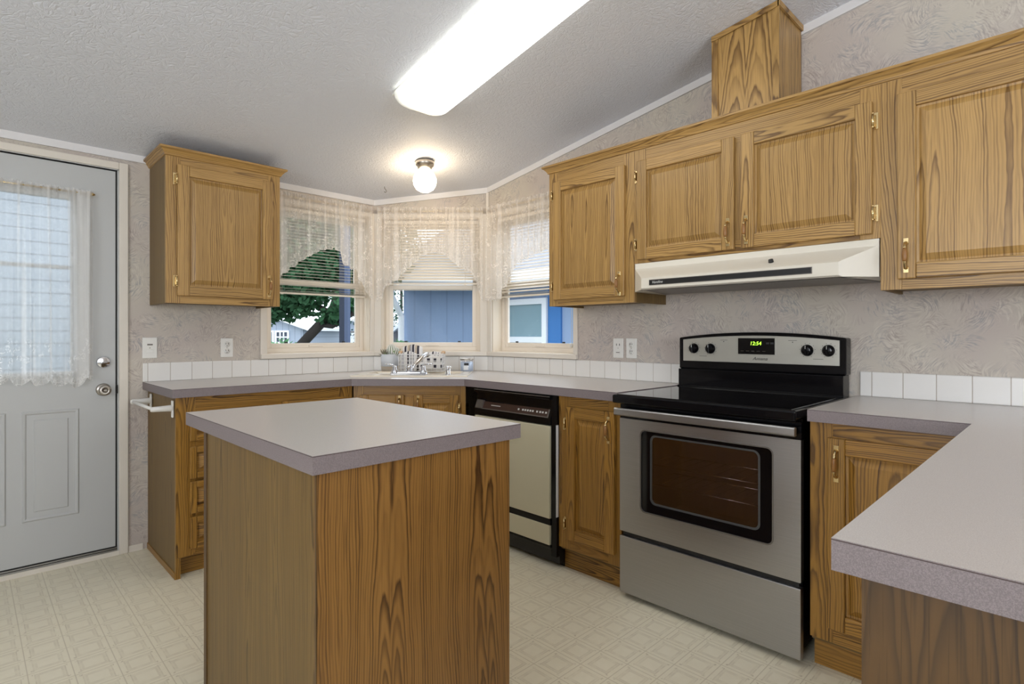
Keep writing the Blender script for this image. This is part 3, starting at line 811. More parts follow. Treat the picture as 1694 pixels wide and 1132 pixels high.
# ------------------------------------------------------------------ range hood
def hood():
    t = thing('range_hood', 'almond range hood with black vent strip above the stove', 'range hood', (XF, 1.573, 0), R_RIGHT)
    # plan outlines (local x right, y into wall): back full width, front narrower with angled ends
    w = 1.056; p = .108
    def outline(e): return [(.004+e*.97, -e), (w-.004-e*.97, -e)]
    levels = [(.0, 1.527), (.006, 1.500), (.014, 1.494), (p-.010, 1.447), (p, 1.440), (p, 1.392), (p-.010, 1.386)]
    b = MB()
    pts = []
    for e, z in levels: pts += [(*outline(e)[0], z), (*outline(e)[1], z)]
    fs = [(2*i, 2*i+1, 2*i+3, 2*i+2) for i in range(len(levels)-1)]
    b.faces(pts, fs, 'hood_enamel', 'x')
    # angled ends reach back to the wall cabinets
    for s in (0, 1):
        q = [(*outline(e)[s], z) for e, z in levels]
        xb = .004 if s == 0 else w-.004
        base = len(q)
        q += [(xb, .0, 1.386), (xb, .0, 1.527)]
        b.faces(q, [tuple(range(len(q)))], 'hood_enamel')
    b.box(.004, w-.004, 0, .29, 1.386, 1.527, 'hood_enamel')
    b.build('hood_shell', t)
    b = MB()
    b.faces([(.115, -p+.012, 1.384), (w-.115, -p+.012, 1.384), (w-.03, .25, 1.384), (.03, .25, 1.384)], [(0, 1, 2, 3)], 'grey_metal'); b.build('underside_filter', t)
    b = MB(); b.box(.152, .858, -p-.002, -p+.001, 1.404, 1.430, 'grey_metal')
    b.box(.155, .855, -p-.003, -p-.0015, 1.4065, 1.4275, 'black_matte')
    v = b.build('vent_strip', t)
    b = MB(); b.box(.155, .235, -p-.0036, -p-.003, 1.4065, 1.4275, 'ink'); b.build('name_plate', v)
    text('lettering', 'Ventline', .017, v, (.196, -p-.0040, 1.4170), (PI/2, 0, 0), 'legend', .0003, .35)
    b = MB(); b.lathe([(.0, 0), (.010, 0), (.009, .013), (0, .013)], 'slot', 14, (.690, -.062, 1.466), (0, -.45, .9)); part_label(b.build('knob', t), 'small dark brown control knob')
hood()

# ------------------------------------------------------------------ base cabinets
GB = 'oak base cabinets'
BZ = .873                       # underside of the counters
def base_frame(b, w, mids=(), zb=.10, rail_top=.068, rail_bot=.070, mat='oak_base', s=.070, ztops=None):
    zt = BZ-.001
    b.box(0, s, 0, .019, zb, zt, mat); b.box(w-s, w, 0, .019, zb, zt, mat)
    b.box(s, w-s, 0, .019, zt-rail_top, zt, mat, 'x'); b.box(s, w-s, 0, .019, zb, zb+rail_bot, mat, 'x')
    for m in mids: b.box(m-s/2, m+s/2, 0, .019, zb+rail_bot, zt-rail_top, mat)
# left wall: drawer stack unit
YB = 3.030
LX0 = .722
t = thing('base_cabinet', 'oak drawer cabinet at the left end of the counter', 'cabinet', (LX0, YB, 0), 0, GB)
wL = 1.645-LX0
b = MB(); b.box(0, .016, .019, YL-YB-.001, 0, BZ-.001, 'oak_print'); b.box(-.004, 0, .0, YL-YB-.001, 0, .03, 'oak_base', 'y'); b.box(.0, .02, -.001, .019, 0, .1, 'oak_base')
b.box(.016, wL-.016, .05, YL-YB-.001, .1, .112, 'oak_print', 'x'); b.box(wL-.016, wL, .019, YL-YB-.06, .1, BZ-.001, 'oak_print'); b.box(.016, wL-.016, YL-YB-.008, YL-YB-.001, .112, BZ-.001, 'oak_print')
b.build('carcass', t)
b = MB(); base_frame(b, wL, mids=(.465,), rail_top=.085, rail_bot=.05, s=.085)
for q in (.643, .467, .297): b.box(.085, .4225, 0, .019, q-.018, q+.018, 'oak_base', 'x')
b.box(.5075, wL-.085, 0, .019, .615, .668, 'oak_base', 'x')
b.build('face_frame', t, bevel=.001)
b = MB(); b.box(.02, wL, .055, .070, .0, .1, 'oak_base', 'x'); b.build('toe_kick', t)
for z0, z1 in ((.655, .800), (.474, .628), (.305, .460), (.134, .288)):
    d = raised(t, 'drawer', .058, .425, z0, z1, -.019, 'oak_base', st=.03, horiz=True)
    pull_b = MB(); pull_b.box(.2, .28, -.026, -.019, (z0+z1)/2-.008, (z0+z1)/2+.008, 'brass'); pull_b.build('handle', d, bevel=.002)
d = raised(t, 'drawer', .505, .893, .655, .812, -.019, 'oak_base', st=.03, horiz=True)
d = raised(t, 'door', .505, .893, .13, .628, -.019, 'oak_base'); pull(d, .53, .55, -.019)

# diagonal sink cabinet
S1 = (1.653, 3.030); S2 = (2.125, 2.558)
def sink_cab():
    w = math.hypot(S2[0]-S1[0], S2[1]-S1[1])
    t = thing('base_cabinet', 'oak sink cabinet set across the corner with two doors', 'cabinet', (S1[0], S1[1], 0), R_DIAG, GB)
    b = MB(); base_frame(b, w, mids=(w/2,), rail_top=.07, s=.06)
    b.build('face_frame', t, bevel=.001)
    b = MB(); b.box(.05, w-.05, .06, .075, 0, .1, 'oak_base', 'x'); b.build('toe_kick', t)
    b = MB(); b.box(.03, w-.03, .03, .55, .1, .115, 'oak_print', 'x'); b.box(.03, w-.03, .54, .55, .115, .70, 'oak_print', 'x'); b.build('carcass', t)
    m = w/2
    d = raised(t, 'door', .042, m-.030, .13, .816, -.019, 'oak_base', st=.05); pull(d, m-.055, .752, -.019); hinge(d, .038, .74, -.019, -1)
    d = raised(t, 'door', m+.030, w-.042, .13, .816, -.019, 'oak_base', st=.05); pull(d, m+.055, .752, -.019); hinge(d, w-.038, .74, -.019, 1)
sink_cab()

# right wall: narrow door cabinet between dishwasher and stove
XB = 2.125
def door_cab(label, y_left, w, doors, depth=None, toe=True):
    depth = depth or (XR-XB-.001)
    t = thing('base_cabinet', label, 'cabinet', (XB, y_left, 0), R_RIGHT, GB)
    b = MB(); base_frame(b, w, zb=.115, rail_bot=.065, s=.072); b.build('face_frame', t, bevel=.001)
    b = MB(); b.box(0, .012, .019, depth, .1, BZ-.001, 'oak_print'); b.box(w-.012, w, .019, depth, .1, BZ-.001, 'oak_print'); b.box(.012, w-.012, .019, depth, .1, .112, 'oak_print', 'x'); b.box(.012, w-.012, depth-.006, depth, .112, BZ-.001, 'oak_print'); b.build('carcass', t)
    b = MB(); b.box(0, w, .047, .062, .0, .115, 'oak_base', 'x'); b.box(0, .012, .062, depth, 0, .1, 'oak_base', 'y'); b.box(w-.012, w, .062, depth, 0, .1, 'oak_base', 'y'); b.build('toe_kick', t)
    for x0, x1, hs, hx in doors:
        d = raised(t, 'door', x0, x1, .168, .820, -.019, 'oak_base'); pull(d, hx, .735, -.019)
        for q in (.245, .735): hinge(d, x0-.004 if hs < 0 else x1+.004, q, -.019, hs)
    return t
door_cab('narrow oak base cabinet between the dishwasher and stove', 1.830, .372, [(.058, .344, -1, .315)])
door_cab('oak corner base cabinet right of the stove', .668, .472, [(.058, .430, 1, .088)])

# peninsula cabinet (its counter end faces the camera)
PX0, PY1 = .808, .194
t = thing('peninsula_cabinet', 'brown oak peninsula cabinet under the near counter end', 'cabinet', (0, 0, 0), 0)
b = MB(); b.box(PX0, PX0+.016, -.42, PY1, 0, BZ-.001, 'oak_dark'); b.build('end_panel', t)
b = MB(); b.box(PX0+.016, XB+.1, PY1-.019, PY1, .1, BZ-.001, 'oak_base'); b.build('face_frame', t)
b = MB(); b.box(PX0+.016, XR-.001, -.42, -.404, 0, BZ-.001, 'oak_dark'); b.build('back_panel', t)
b = MB(); b.box(PX0+.016, XB+.05, PY1-.08, PY1-.065, 0, .1, 'oak_base', 'x'); b.build('toe_kick', t)

# ------------------------------------------------------------------ countertops
def slab(b, poly):
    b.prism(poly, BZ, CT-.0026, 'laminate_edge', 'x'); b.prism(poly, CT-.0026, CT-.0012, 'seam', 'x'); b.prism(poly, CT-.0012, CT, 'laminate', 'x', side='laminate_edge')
YC, XC = 2.985, 2.082
A_ = (1.616, YC); B_ = (XC, 2.519)
t = thing('countertop', 'mauve laminate countertop running from the door past the sink', 'countertop', (0, 0, 0), 0, 'mauve laminate countertops')
# cut-out for the sink between u limits on the diagonal
def quad(pts): return pts
e = .0008
W1, W2 = (DC[0], DC[1]-e), (DR[0]-e, DR[1])
# sink opening corners (u along diagonal, v in front of the wall)
SU0, SU1, SV0, SV1 = .060, .690, .23, .49
h00, h10, h11, h01 = diag(SU0, SV1), diag(SU1, SV1), diag(SU1, SV0), diag(SU0, SV0)
b = MB()
pL = [(.697, YC), A_, h00, h01, W1, (.697, YL-e)]
pF = [A_, B_, h10, h00]
pR = [B_, (XC, 1.452), (XR-e, 1.452), W2, h11, h10]
pB = [h01, h11, W2, W1]
for q in (pL, pF, pR, pB): slab(b, q)
b.build('slab', t)
t = thing('countertop', 'mauve laminate peninsula countertop right of the stove', 'countertop', (0, 0, 0), 0, 'mauve laminate countertops')
b = MB(); slab(b, [(XC, .222), (.785, .222), (.785, -.46), (XR-e, -.46), (XR-e, .664), (XC, .664)]); b.build('slab', t)

# ------------------------------------------------------------------ island
t = thing('kitchen_island', 'small square oak island with mauve laminate top', 'island', (.84, 1.6, 0))
ix0, ix1, iy0, iy1 = .526-.84, 1.152-.84, 1.138-1.6, 2.083-1.6
bx0, bx1, by0, by1 = .543-.84, 1.118-.84, 1.134+.003-1.6, 1.93-1.6
by0 = 1.150-1.6
b = MB(); b.box(bx0, bx0+.016, by0+.016, by1, 0, BZ-.001, 'oak_print'); b.build('side_panel', t)
b = MB(); b.box(bx0-.0005, bx1, by0, by0+.016, 0, BZ-.001, 'oak_veneer'); b.build('front_panel', t)
b = MB(); b.box(bx1-.016, bx1, by0+.016, by1, 0, BZ-.001, 'oak_veneer'); b.build('side_panel', t)
b = MB(); b.box(bx0+.016, bx1-.016, by1-.016, by1, 0, BZ-.001, 'oak_print'); b.build('back_panel', t)
b = MB()
b.box(bx0-.004, bx0, by1-.020, by1+.004, 0, BZ-.001, 'oak_dark'); b.box(bx0-.003, bx0, by0+.001, by0+.0085, 0, BZ-.001, 'oak_dark'); b.box(bx0-.005, bx0-.0005, by0+.010, by1-.020, 0, .03, 'oak_dark', 'y')
b.build('edge_trim', t)
b = MB(); slab(b, [(ix0, iy0), (ix1, iy0), (ix1, iy1), (ix0, iy1)]); b.build('countertop', t)

# ------------------------------------------------------------------ tile backsplashes
def splash(name, label, loc, rotz, length, shift):
    b = MB()
    pts = [(0, -.009), (0, 0)]
    f = b.box(0, length, -.009, -.0002, CT, CT+.103, 'tile', 'z', rand=False)
    for q in f:
        for l in q.loops: l[b.g].uv[0] = l.vert.co.x + shift
    o = b.build(name, bevel=.004); o.location = loc; o.rotation_euler = (0, 0, rotz)
    tag(o, label, 'backsplash', 'white tile backsplashes')
splash('tile_backsplash', 'white tile backsplash on the left wall under the left window', (.697, YL, 0), 0, DC[0]-.697-.004, .085)
splash('tile_backsplash', 'white tile backsplash behind the sink and potted plant', (DC[0], DC[1], 0), R_DIAG, DLEN, .03)
splash('tile_backsplash', 'white tile backsplash between right window and stove', (XR, DR[1]-.004, 0), R_RIGHT, DR[1]-1.452, .05)
splash('tile_backsplash', 'white tile backsplash right of the stove', (XR, .655, 0), R_RIGHT, 1.1, .065)

# ------------------------------------------------------------------ stove
def stove():
    yl, yr = 1.449, .690
    w = yl-yr
    t = thing('electric_range', 'stainless electric range with black glass cooktop', 'stove', (2.10, yl, 0), R_RIGHT)
    D = XR-2.10-.012
    b = MB()                                   # shell, open at the front
    b.box(.004, .02, .03, D, .05, .885, 'black_gloss'); b.box(w-.02, w-.004, .03, D, .05, .885, 'black_gloss')
    b.box(.02, w-.02, .03, D-.02, .05, .07, 'black_gloss'); b.box(.02, w-.02, D-.02, D, .05, .885, 'black_gloss'); b.box(.02, w-.02, .03, D-.02, .27, .29, 'black_gloss')
    b.build('range_body', t)
    M['oven_enamel'] = plain('grey_oven_enamel', srgb(128, 120, 120), .4)
    b = MB(); b.box(.03, w-.03, D-.10, D-.09, .30, .86, 'oven_enamel'); b.box(.021, .03, .04, D-.09, .30, .86, 'oven_enamel'); b.box(w-.03, w-.021, .04, D-.09, .30, .86, 'oven_enamel')
    b.box(.03, w-.03, .04, D-.10, .30, .31, 'oven_enamel'); b.box(.03, w-.03, .04, D-.10, .85, .86, 'oven_enamel'); b.build('oven_liner', t)
    b = MB()                                   # oven racks
    for z in (.515, .60):
        b.tube([(.05, .07, z), (w-.05, .07, z)], .003, 'chrome', 6); b.tube([(.1, .3, z), (w-.1, .3, z)], .0025, 'chrome', 6)
        for k in range(12): b.tube([(.1+k*(w-.2)/11, .07, z), (.1+k*(w-.2)/11, .3, z)], .0018, 'chrome', 5)
    b.build('oven_rack', t)
    # cooktop
    b = MB(); b.box(-.002, w+.002, -.058, D-.055, .872, .909, 'black_gloss'); b.build('cooktop_frame', t, bevel=.007, seg=3)
    b = MB(); b.box(.016, w-.016, -.045, D-.085, .908, .9115, 'black_glass'); b.build('cooktop_glass', t, bevel=.001)
    # backguard: riser then the overhanging console with arched top
    b = MB(); b.box(.004, w-.004, D-.085, D, .905, 1.000, 'black_gloss')
    b.box(.002, w-.002, D-.094, D-.08, .906, .918, 'black_gloss'); b.box(.02, w-.02, D-.11, D-.09, .909, .914, 'black_gloss')
    b.build('riser', t, bevel=.004)
    n = 14
    def arch(q): return 1.158 + .026*(1-(2*q-1)**2)
    b = MB()
    pts = [(-.002, 1.000)] + [(w+.002, 1.000)] + [(w+.002-(w+.004)*i/n, arch(1-i/n)) for i in range(n+1)]
    b.xf(Matrix())
    b.extr([(x, z) for x, z in pts], D-.066, D+.004, 'y', 'black_gloss'); b.build('console', t, bevel=.006)
    yp = D-.070
    b = MB()
    def arch2(q): return 1.148 + .020*(1-(2*q-1)**2)
    x0, x1 = .022, w-.022
    pts = [(x0, 1.040), (x1, 1.040)] + [(x1-(x1-x0)*i/n, arch2(1-i/n)) for i in range(n+1)]
    b.extr(pts, yp, yp+.006, 'y', 'panel_silver'); cp = b.build('control_panel', t, bevel=.0015)
    for x in (.082, .169, .612, .696):
        b = MB()
        b.lathe([(0, 0), (.0245, 0), (.0255, .004), (.024, .010), (.019, .014), (.017, .020), (0, .020)], 'black_gloss', 28, (x, yp, 1.104), (0, -1, 0))
        b.box(x-.004, x+.004, yp-.030, yp-.018, 1.104-.020, 1.104+.021, 'black_gloss')
        b.box(x-.0012, x+.0012, yp-.0308, yp-.0295, 1.104+.006, 1.104+.021, 'legend')
        b.build('knob', t, bevel=.0012)
        b = MB()
        for k in range(10):
            a = PI/2 + (k-4.5)*.58
            c, s = math.cos(a), math.sin(a)
            b.box(x+.031*c-.0012, x+.031*c+.0012, yp-.0008, yp, 1.104+.031*s-.0012, 1.104+.031*s+.0012, 'ink')
        b.build('dial_mark', cp)
    b = MB(); b.box(.302, .480, yp-.001, yp+.002, 1.077, 1.160, 'panel_silver'); b.box(.307, .475, yp-.003, yp-.001, 1.081, 1.156, 'black_glass'); dp = b.build('clock_display', t, bevel=.001)
    text('clock_digits', '12:54', .024, dp, (.389, yp-.0034, 1.131), (PI/2, 0, 0), 'digit', .0003, .12)
    for x in (.437, .456):
        b = MB(); b.box(x, x+.014, yp-.0036, yp-.003, 1.128, 1.137, 'slot'); b.build('touch_key', dp)
    for x in (.32, .345, .37, .395, .42):
        b = MB(); b.box(x, x+.014, yp-.0034, yp-.003, 1.095, 1.0965, 'grey_metal'); b.build('touch_key', dp)
    text('brand_lettering', 'Amana', .021, cp, (.408, yp-.0006, 1.0605), (PI/2, 0, 0), 'ink', .0004, .35, 1.15)
    for x in (.236, .551):
        b = MB(); b.box(x-.002, x+.002, yp-.001, yp, 1.137, 1.141, 'ink'); b.box(x-.018, x+.018, yp-.0006, yp, 1.1455, 1.147, 'ink'); b.build('indicator_light', cp)
    for x in (.13, .655):
        b = MB(); b.box(x-.02, x+.02, yp-.0006, yp, 1.066, 1.0675, 'ink'); b.build('printed_mark', cp)
    # oven door with window
    ox0, ox1, oz0, oz1 = .108, w-.097, .405, .757
    gx0, gx1, gz0, gz1 = .150, w-.142, .442, .742
    z0, z1 = .297, .800
    def rr(x0, x1, z0, z1, r, k=5):
        P = []
        for cx, cz, a0 in ((x1-r, z1-r, 0), (x0+r, z1-r, PI/2), (x0+r, z0+r, PI), (x1-r, z0+r, 1.5*PI)):
            P += [(cx+r*math.cos(a0+PI/2*i/k), cz+r*math.sin(a0+PI/2*i/k)) for i in range(k+1)]
        return P
    def plate(b, outer, inner, y, y2, m):
        """flat plate with a hole, both outlines same point count"""
        n = len(outer)
        pts = [(x, y, z) for x, z in outer] + [(x, y, z) for x, z in inner] + [(x, y2, z) for x, z in outer] + [(x, y2, z) for x, z in inner]
        fs = []
        for i in range(n):
            j = (i+1) % n
            fs += [(i, j, n+j, n+i), (i, 2*n+i, 2*n+j, j), (n+i, n+j, 3*n+j, 3*n+i), (2*n+i, 3*n+i, 3*n+j, 2*n+j)]
        b.faces(pts, fs, m, 'x')
    b = MB()
    plate(b, rr(.0, w, z0, z1, .003), rr(ox0, ox1, oz0, oz1, .022), .0, .028, 'steel')
    od = b.build('oven_door', t)
    b = MB(); plate(b, rr(ox0-.004, ox1+.004, oz0-.004, oz1+.004, .026), rr(ox0+.001, ox1-.001, oz0+.001, oz1-.001, .021), -.002, .004, 'grey_metal'); b.build('window_trim', od)
    b = MB(); plate(b, rr(ox0, ox1, oz0, oz1, .026), rr(gx0, gx1, gz0, gz1, .026), .004, .012, 'black_glass'); b.build('window_border', od)
    b = MB(); plate(b, rr(gx0, gx1, gz0, gz1, .026), rr(gx0+.009, gx1-.009, gz0+.008, gz1-.008, .020), .0065, .020, 'dark_metal'); b.build('inner_trim', od)
    b = MB(); b.box(gx0+.005, gx1-.005, .008, .010, gz0+.005, gz1-.005, 'oven_glass'); b.build('window_glass', od)
    b = MB(); b.box(.0, w, .004, .028, .800, .862, 'black_gloss'); b.build('vent_gap', od)
    b = MB()                                   # bar handle
    b.extr([(-.052, .822), (-.046, .817), (-.030, .818), (-.030, .848), (-.046, .852), (-.052, .846)], .002, w-.004, 'x', 'steel')
    b.box(.004, .03, -.032, .006, .823, .845, 'black_gloss'); b.box(w-.034, w-.006, -.032, .006, .823, .845, 'black_gloss')
    b.build('handle', od, bevel=.002)
    b = MB(); b.box(.0, w, -.002, .028, .024, .276, 'steel'); b.build('drawer', t, bevel=.003)
    b = MB(); b.box(.01, w-.01, .012, .03, .274, .300, 'black_matte'); b.build('drawer_gap', t)
    for x, y in ((.05, .06), (w-.05, .06), (.05, D-.06), (w-.05, D-.06)):
        b = MB(); b.lathe([(.0, 0), (.016, 0), (.016, .012), (.009, .016), (.009, .052), (0, .052)], 'rubber', 12, (x, y, 0)); b.build('foot', t)
stove()

# ------------------------------------------------------------------ dishwasher
def dishwasher():
    yl, yr = 2.455, 1.832
    w = yl-yr
    t = thing('dishwasher', 'almond and black dishwasher under the counter beside the sink', 'dishwasher', (2.104, yl, 0), R_RIGHT)
    b = MB(); b.box(.0, w, .03, .55, .02, .868, 'black_matte'); b.build('tub_body', t)
    b = MB(); b.box(w-.036, w-.001, .006, .05, .06, .864, 'black_gloss'); b.box(w-.0025, w, .004, .02, .26, .72, 'gutter'); b.build('side_frame', t)
    b = MB()                                   # console with hooded recess
    b.box(.004, w-.036, -.006, .03, .845, .863, 'black_gloss')
    b.extr([(.012, .845), (.03, .845), (.03, .716), (-.002, .716), (-.002, .752), (.018, .800)], .004, w-.036, 'x', 'black_gloss')
    b.build('console', t, bevel=.002)
    b = MB(); b.box(.004, w-.036, -.0075, -.006, .858, .862, 'grey_metal'); b.build('console_trim', t)
    b = MB()
    import math as _m
    def on(x0, x1, a0, a1, off, m):
        # strip on the sloped face from (y -.002, z .752) to (y .018, z .800)
        p = lambda a, o: (-.002+.020*a-.923*o, .752+.048*a+.385*o)
        (ya, za), (yb, zb) = p(a0, off), p(a1, off)
        (yc, zc_), (yd, zd) = p(a0, 0), p(a1, 0)
        b.faces([(x0, ya, za), (x1, ya, za), (x1, yb, zb), (x0, yb, zb), (x0, yc, zc_), (x1, yc, zc_), (x1, yd, zd), (x0, yd, zd)],
                [(0, 1, 2, 3), (0, 4, 5, 1), (1, 5, 6, 2), (2, 6, 7, 3), (3, 7, 4, 0), (7, 6, 5, 4)], m)
    on(.012, w-.05, .0, .85, .003, 'grey_metal'); on(.06, w-.058, .10, .85, .0036, 'dw_brown')
    cp = b.build('control_strip', t)
    b = MB(); on(.02, .075, .05, .95, .012, 'grey_metal'); part_label(b.build('door_latch', t), 'grey sliding door latch')
    for i, x in enumerate((.352, .384, .402, .420, .438, .456, .486, .508, .526, .548)):
        b = MB(); on(x, x+.011, .38, .56, .0045, 'legend'); b.build('button', cp)
    b = MB(); on(.140, .215, .46, .54, .004, 'legend'); b.build('printed_mark', cp)
    b = MB(); b.box(.008, w-.040, -.004, .03, .245, .712, 'dw_almond'); b.build('door_panel', t, bevel=.003)
    b = MB(); b.box(.008, w-.040, -.004, .03, .112, .212, 'dw_almond'); b.build('lower_panel', t, bevel=.003)
    b = MB(); b.box(.004, w-.036, -.002, .03, .212, .245, 'black_gloss'); b.box(.004, w-.036, -.002, .03, .098, .112, 'black_gloss'); b.build('panel_trim', t, bevel=.002)
    b = MB(); b.box(.0, w, .066, .08, 0, .098, 'black_matte'); b.build('kick_plate', t)
dishwasher()

# ------------------------------------------------------------------ sink and things around it
def sink():
    o = diag((SU0+SU1)/2, (SV0+SV1)/2)
    t = thing('corner_sink', 'bone porcelain sink set into the corner counter', 'sink', (o[0], o[1], CT), R_DIAG)
    hw, hd = (SU1-SU0)/2, (SV1-SV0)/2
    b = MB()
    def ring(ax, ay, z): return [(-ax, -ay, z), (ax, -ay, z), (ax, ay, z), (-ax, ay, z)]
    R = [ring(hw+.045, hd+.012, .0005), ring(hw+.042, hd+.010, .008), ring(hw-.02, hd-.015, .008), ring(hw-.03, hd-.02, .0), ring(hw-.05, hd-.035, -.16), ring(.0001, .0001, -.165)]
    # front deck for the faucet
    for i, rg in enumerate(R):
        if i < 2: R[i] = [(x, y-(.13 if y < 0 else 0), z) for x, y, z in rg]
    pts = sum(R, []); fs = []
    for k in range(len(R)-1): fs += [(4*k+i, 4*k+(i+1) % 4, 4*k+4+(i+1) % 4, 4*k+4+i) for i in range(4)]
    b.faces(pts, fs, 'porcelain'); b.build('basin', t, bevel=.003)
    b = MB(); b.lathe([(0, 0), (.04, 0), (.042, .003), (0, .003)], 'chrome', 20, (.12, 0, -.160)); b.build('drain', t)
sink()
def faucet():
    o = diag(.372, .60)
    t = thing('faucet', 'chrome two handle faucet at the corner sink', 'faucet', (o[0], o[1], CT+.008), R_DIAG)
    b = MB()
    b.prism([(-.105+.012*math.cos(a), .026*math.sin(a)) for a in [PI/2+PI*i/8 for i in range(9)]] + [(.105+.012*math.cos(a), .026*math.sin(a)) for a in [-PI/2+PI*i/8 for i in range(9)]], 0, .016, 'chrome')
    b.box(-.10, .10, -.014, .014, .012, .026, 'chrome'); b.build('base_plate', t, bevel=.004)
    for s in (-1, 1):
        b = MB(); x = s*.088
        b.lathe([(.022, .014), (.024, .022), (.016, .036), (.013, .052), (.010, .058), (0, .060)], 'chrome', 18, (x, 0, 0))
        b.tube([(x, 0, .050), (x+s*.002-.008, -.004, .064), (x-.022 if s < 0 else x+.030, -.012, .068), (x-.055 if s < 0 else x+.062, -.02, .072)], [.008, .007, .006, .005], 'chrome', 10, flat=.6)
        b.build('lever_handle', t)
    b = MB(); b.lathe([(.018, .024), (.018, .046), (.021, .050), (.020, .060), (0, .062)], 'chrome', 18, (0, 0, 0))
    b.tube([(.004, .0, .034), (.03, .03, .062), (.065, .08, .104), (.088, .12, .126), (.092, .132, .112)], [.012, .015, .016, .016, .012], 'chrome', 12, flat=.8)
    b.build('spout', t)
    o = diag(.612, .590)
    t = thing('sink_sprayer', 'small chrome dispenser standing right of the faucet', 'dispenser', (o[0], o[1], CT+.008), R_DIAG)
    b = MB(); b.lathe([(.018, 0), (.018, .004), (.014, .008), (.015, .045), (0, .046)], 'chrome', 18); b.build('dispenser_body', t)
    b = MB(); b.lathe([(.016, .044), (.017, .052), (.010, .056), (0, .057)], 'chrome', 18); b.tube([(0, 0, .050), (.022, -.01, .052)], .005, 'chrome', 8); b.build('pump_head', t)
faucet()
def dish_rack():
    o = diag(.395, .255)
    zb = CT+.0085
    t = thing('dish_rack', 'white wire rack with round wooden handles behind the faucet', 'rack', (o[0], o[1], zb), R_DIAG)
    hw, hd, h = .145, .075, .118
    n = plain('white_wire', srgb(240, 240, 240), .35); M['wire'] = n
    b = MB()
    for z in (.004, .028, .052, .076, .100, h):
        b.tube([(-hw, -hd, z), (hw, -hd, z), (hw, hd, z), (-hw, hd, z), (-hw, -hd, z)], .0022 if z < h else .003, 'wire', 6)
    for k in range(9):
        x = -hw + 2*hw*k/8
        b.tube([(x, -hd, .004), (x, -hd, h)], .0018, 'wire', 5); b.tube([(x, hd, .004), (x, hd, h)], .0018, 'wire', 5); b.tube([(x, -hd, .004), (x, hd, .004)], .0018, 'wire', 5)
    for k in range(1, 4):
        y = -hd + 2*hd*k/4
        for s in (-1, 1): b.tube([(s*hw, y, .004), (s*hw, y, h)], .0018, 'wire', 5)
    b.build('wire_basket', t)
    for s in (-1, 1):
        b = MB(); M.setdefault('pine', plain('pale_wood', srgb(214, 178, 140), .5))
        b.tube([(s*hw, -.03, h+.012), (s*hw, .03, h+.012)], .011, 'pine', 12); b.tube([(s*hw, -.03, h), (s*hw, -.03, h+.012)], .003, 'wire', 6); b.tube([(s*hw, .03, h), (s*hw, .03, h+.012)], .003, 'wire', 6); part_label(b.build('handle', t), 'pale wooden handle')
    def striped(name, cols, axis=0, scale=1.):
        n = N(name); u = n.sep(n.obj())[axis]
        f = n.math('FRACT', n.math('ADD', n.math('MULTIPLY', u, scale), .5))
        c = n.ramp(f, cols, 'CONSTANT')
        return n.end(n.bsdf(c, .9, normal=n.bump(n.noise(n.obj(), 400., 1.), .3, .001)))
    Wt, Bk, Tn, Gr = srgb(232, 230, 228), srgb(58, 56, 66), srgb(196, 182, 162), srgb(150, 150, 158)
    M['towel_a'] = striped('bold_stripe_towel', [(0, Wt), (.06, Bk), (.17, Wt), (.22, Tn), (.36, Bk), (.40, Wt), (.44, Gr), (.47, Wt), (.5, Bk), (.62, Wt), (.66, Tn), (.78, Bk), (.9, Wt)], 0, 8.4)
    M['towel_b'] = striped('fine_stripe_towel', [(0, Wt), (.08, Gr), (.12, Wt), (.16, Gr), (.2, Wt), (.42, Bk), (.52, Wt), (.6, Gr), (.64, Wt), (.68, Gr), (.72, Wt), (.8, Gr), (.84, Wt)], 0, 9.5)
    def plaid():
        n = N('block_print_towel'); x, y, z = n.sep(n.obj())
        f = n.math('FRACT', n.math('MULTIPLY', x, 22.)); g = n.math('FRACT', n.math('MULTIPLY', z, 24.))
        k = n.math('MULTIPLY', n.math('GREATER_THAN', f, .55), n.math('GREATER_THAN', g, .45))
        k = n.math('MULTIPLY', k, n.math('GREATER_THAN', n.noise(n.comb(n.math('FLOOR', n.math('MULTIPLY', x, 22.)), n.math('FLOOR', n.math('MULTIPLY', z, 24.)), 0.), 1.7, 0.), .44))
        return n.end(n.bsdf(n.mix(k, Wt, Bk), .9))
    M['towel_c'] = plaid()
    def fold(name, label, u, v, w, d, z0, h, m, lean=0.):
        o = diag(.395+u, .255-v)
        b = MB(); k = 8; nx = 14; V = []
        # folded cloth: rounded, slightly sagging fold on top, soft waves down the front
        for j in range(nx+1):
            q = j/nx; x = -w/2 + w*q; sag = .012*(2*q-1)**4 + .004*math.sin(9*q); dd = d*(1+.10*math.sin(7*q+u*40)); hh = h-sag
            prof = [(-math.cos(PI*i/k)*dd/2, hh-dd/2+math.sin(PI*i/k)*dd/2) for i in range(k+1)]
            prof += [(dd/2, hh*.4), (dd/2*.9, 0), (-dd/2*.9, 0), (-dd/2-.003*math.sin(11*q), hh*.4)]
            V.append([(x, yy, zz) for yy, zz in prof])
        m_ = len(V[0])
        fs = [(j*m_+i, j*m_+(i+1) % m_, (j+1)*m_+(i+1) % m_, (j+1)*m_+i) for j in range(nx) for i in range(m_)]
        fs += [tuple(range(m_))[::-1], tuple(nx*m_+i for i in range(m_))]
        b.faces(sum(V, []), fs, m, smooth=True)
        q = b.build(name); q.location = (o[0], o[1], zb+z0); q.rotation_euler = (rad(lean), 0, R_DIAG)
        tag(q, label, 'towel', 'kitchen towels in the wire rack')
    fold('kitchen_towel', 'tall folded towel with bold black and tan stripes in the rack', -.0705, .030, .130, .044, .0085, .172, 'towel_a')
    fold('kitchen_towel', 'folded towel with fine grey stripes at the rack front', -.084, -.030, .104, .040, .0085, .128, 'towel_b')
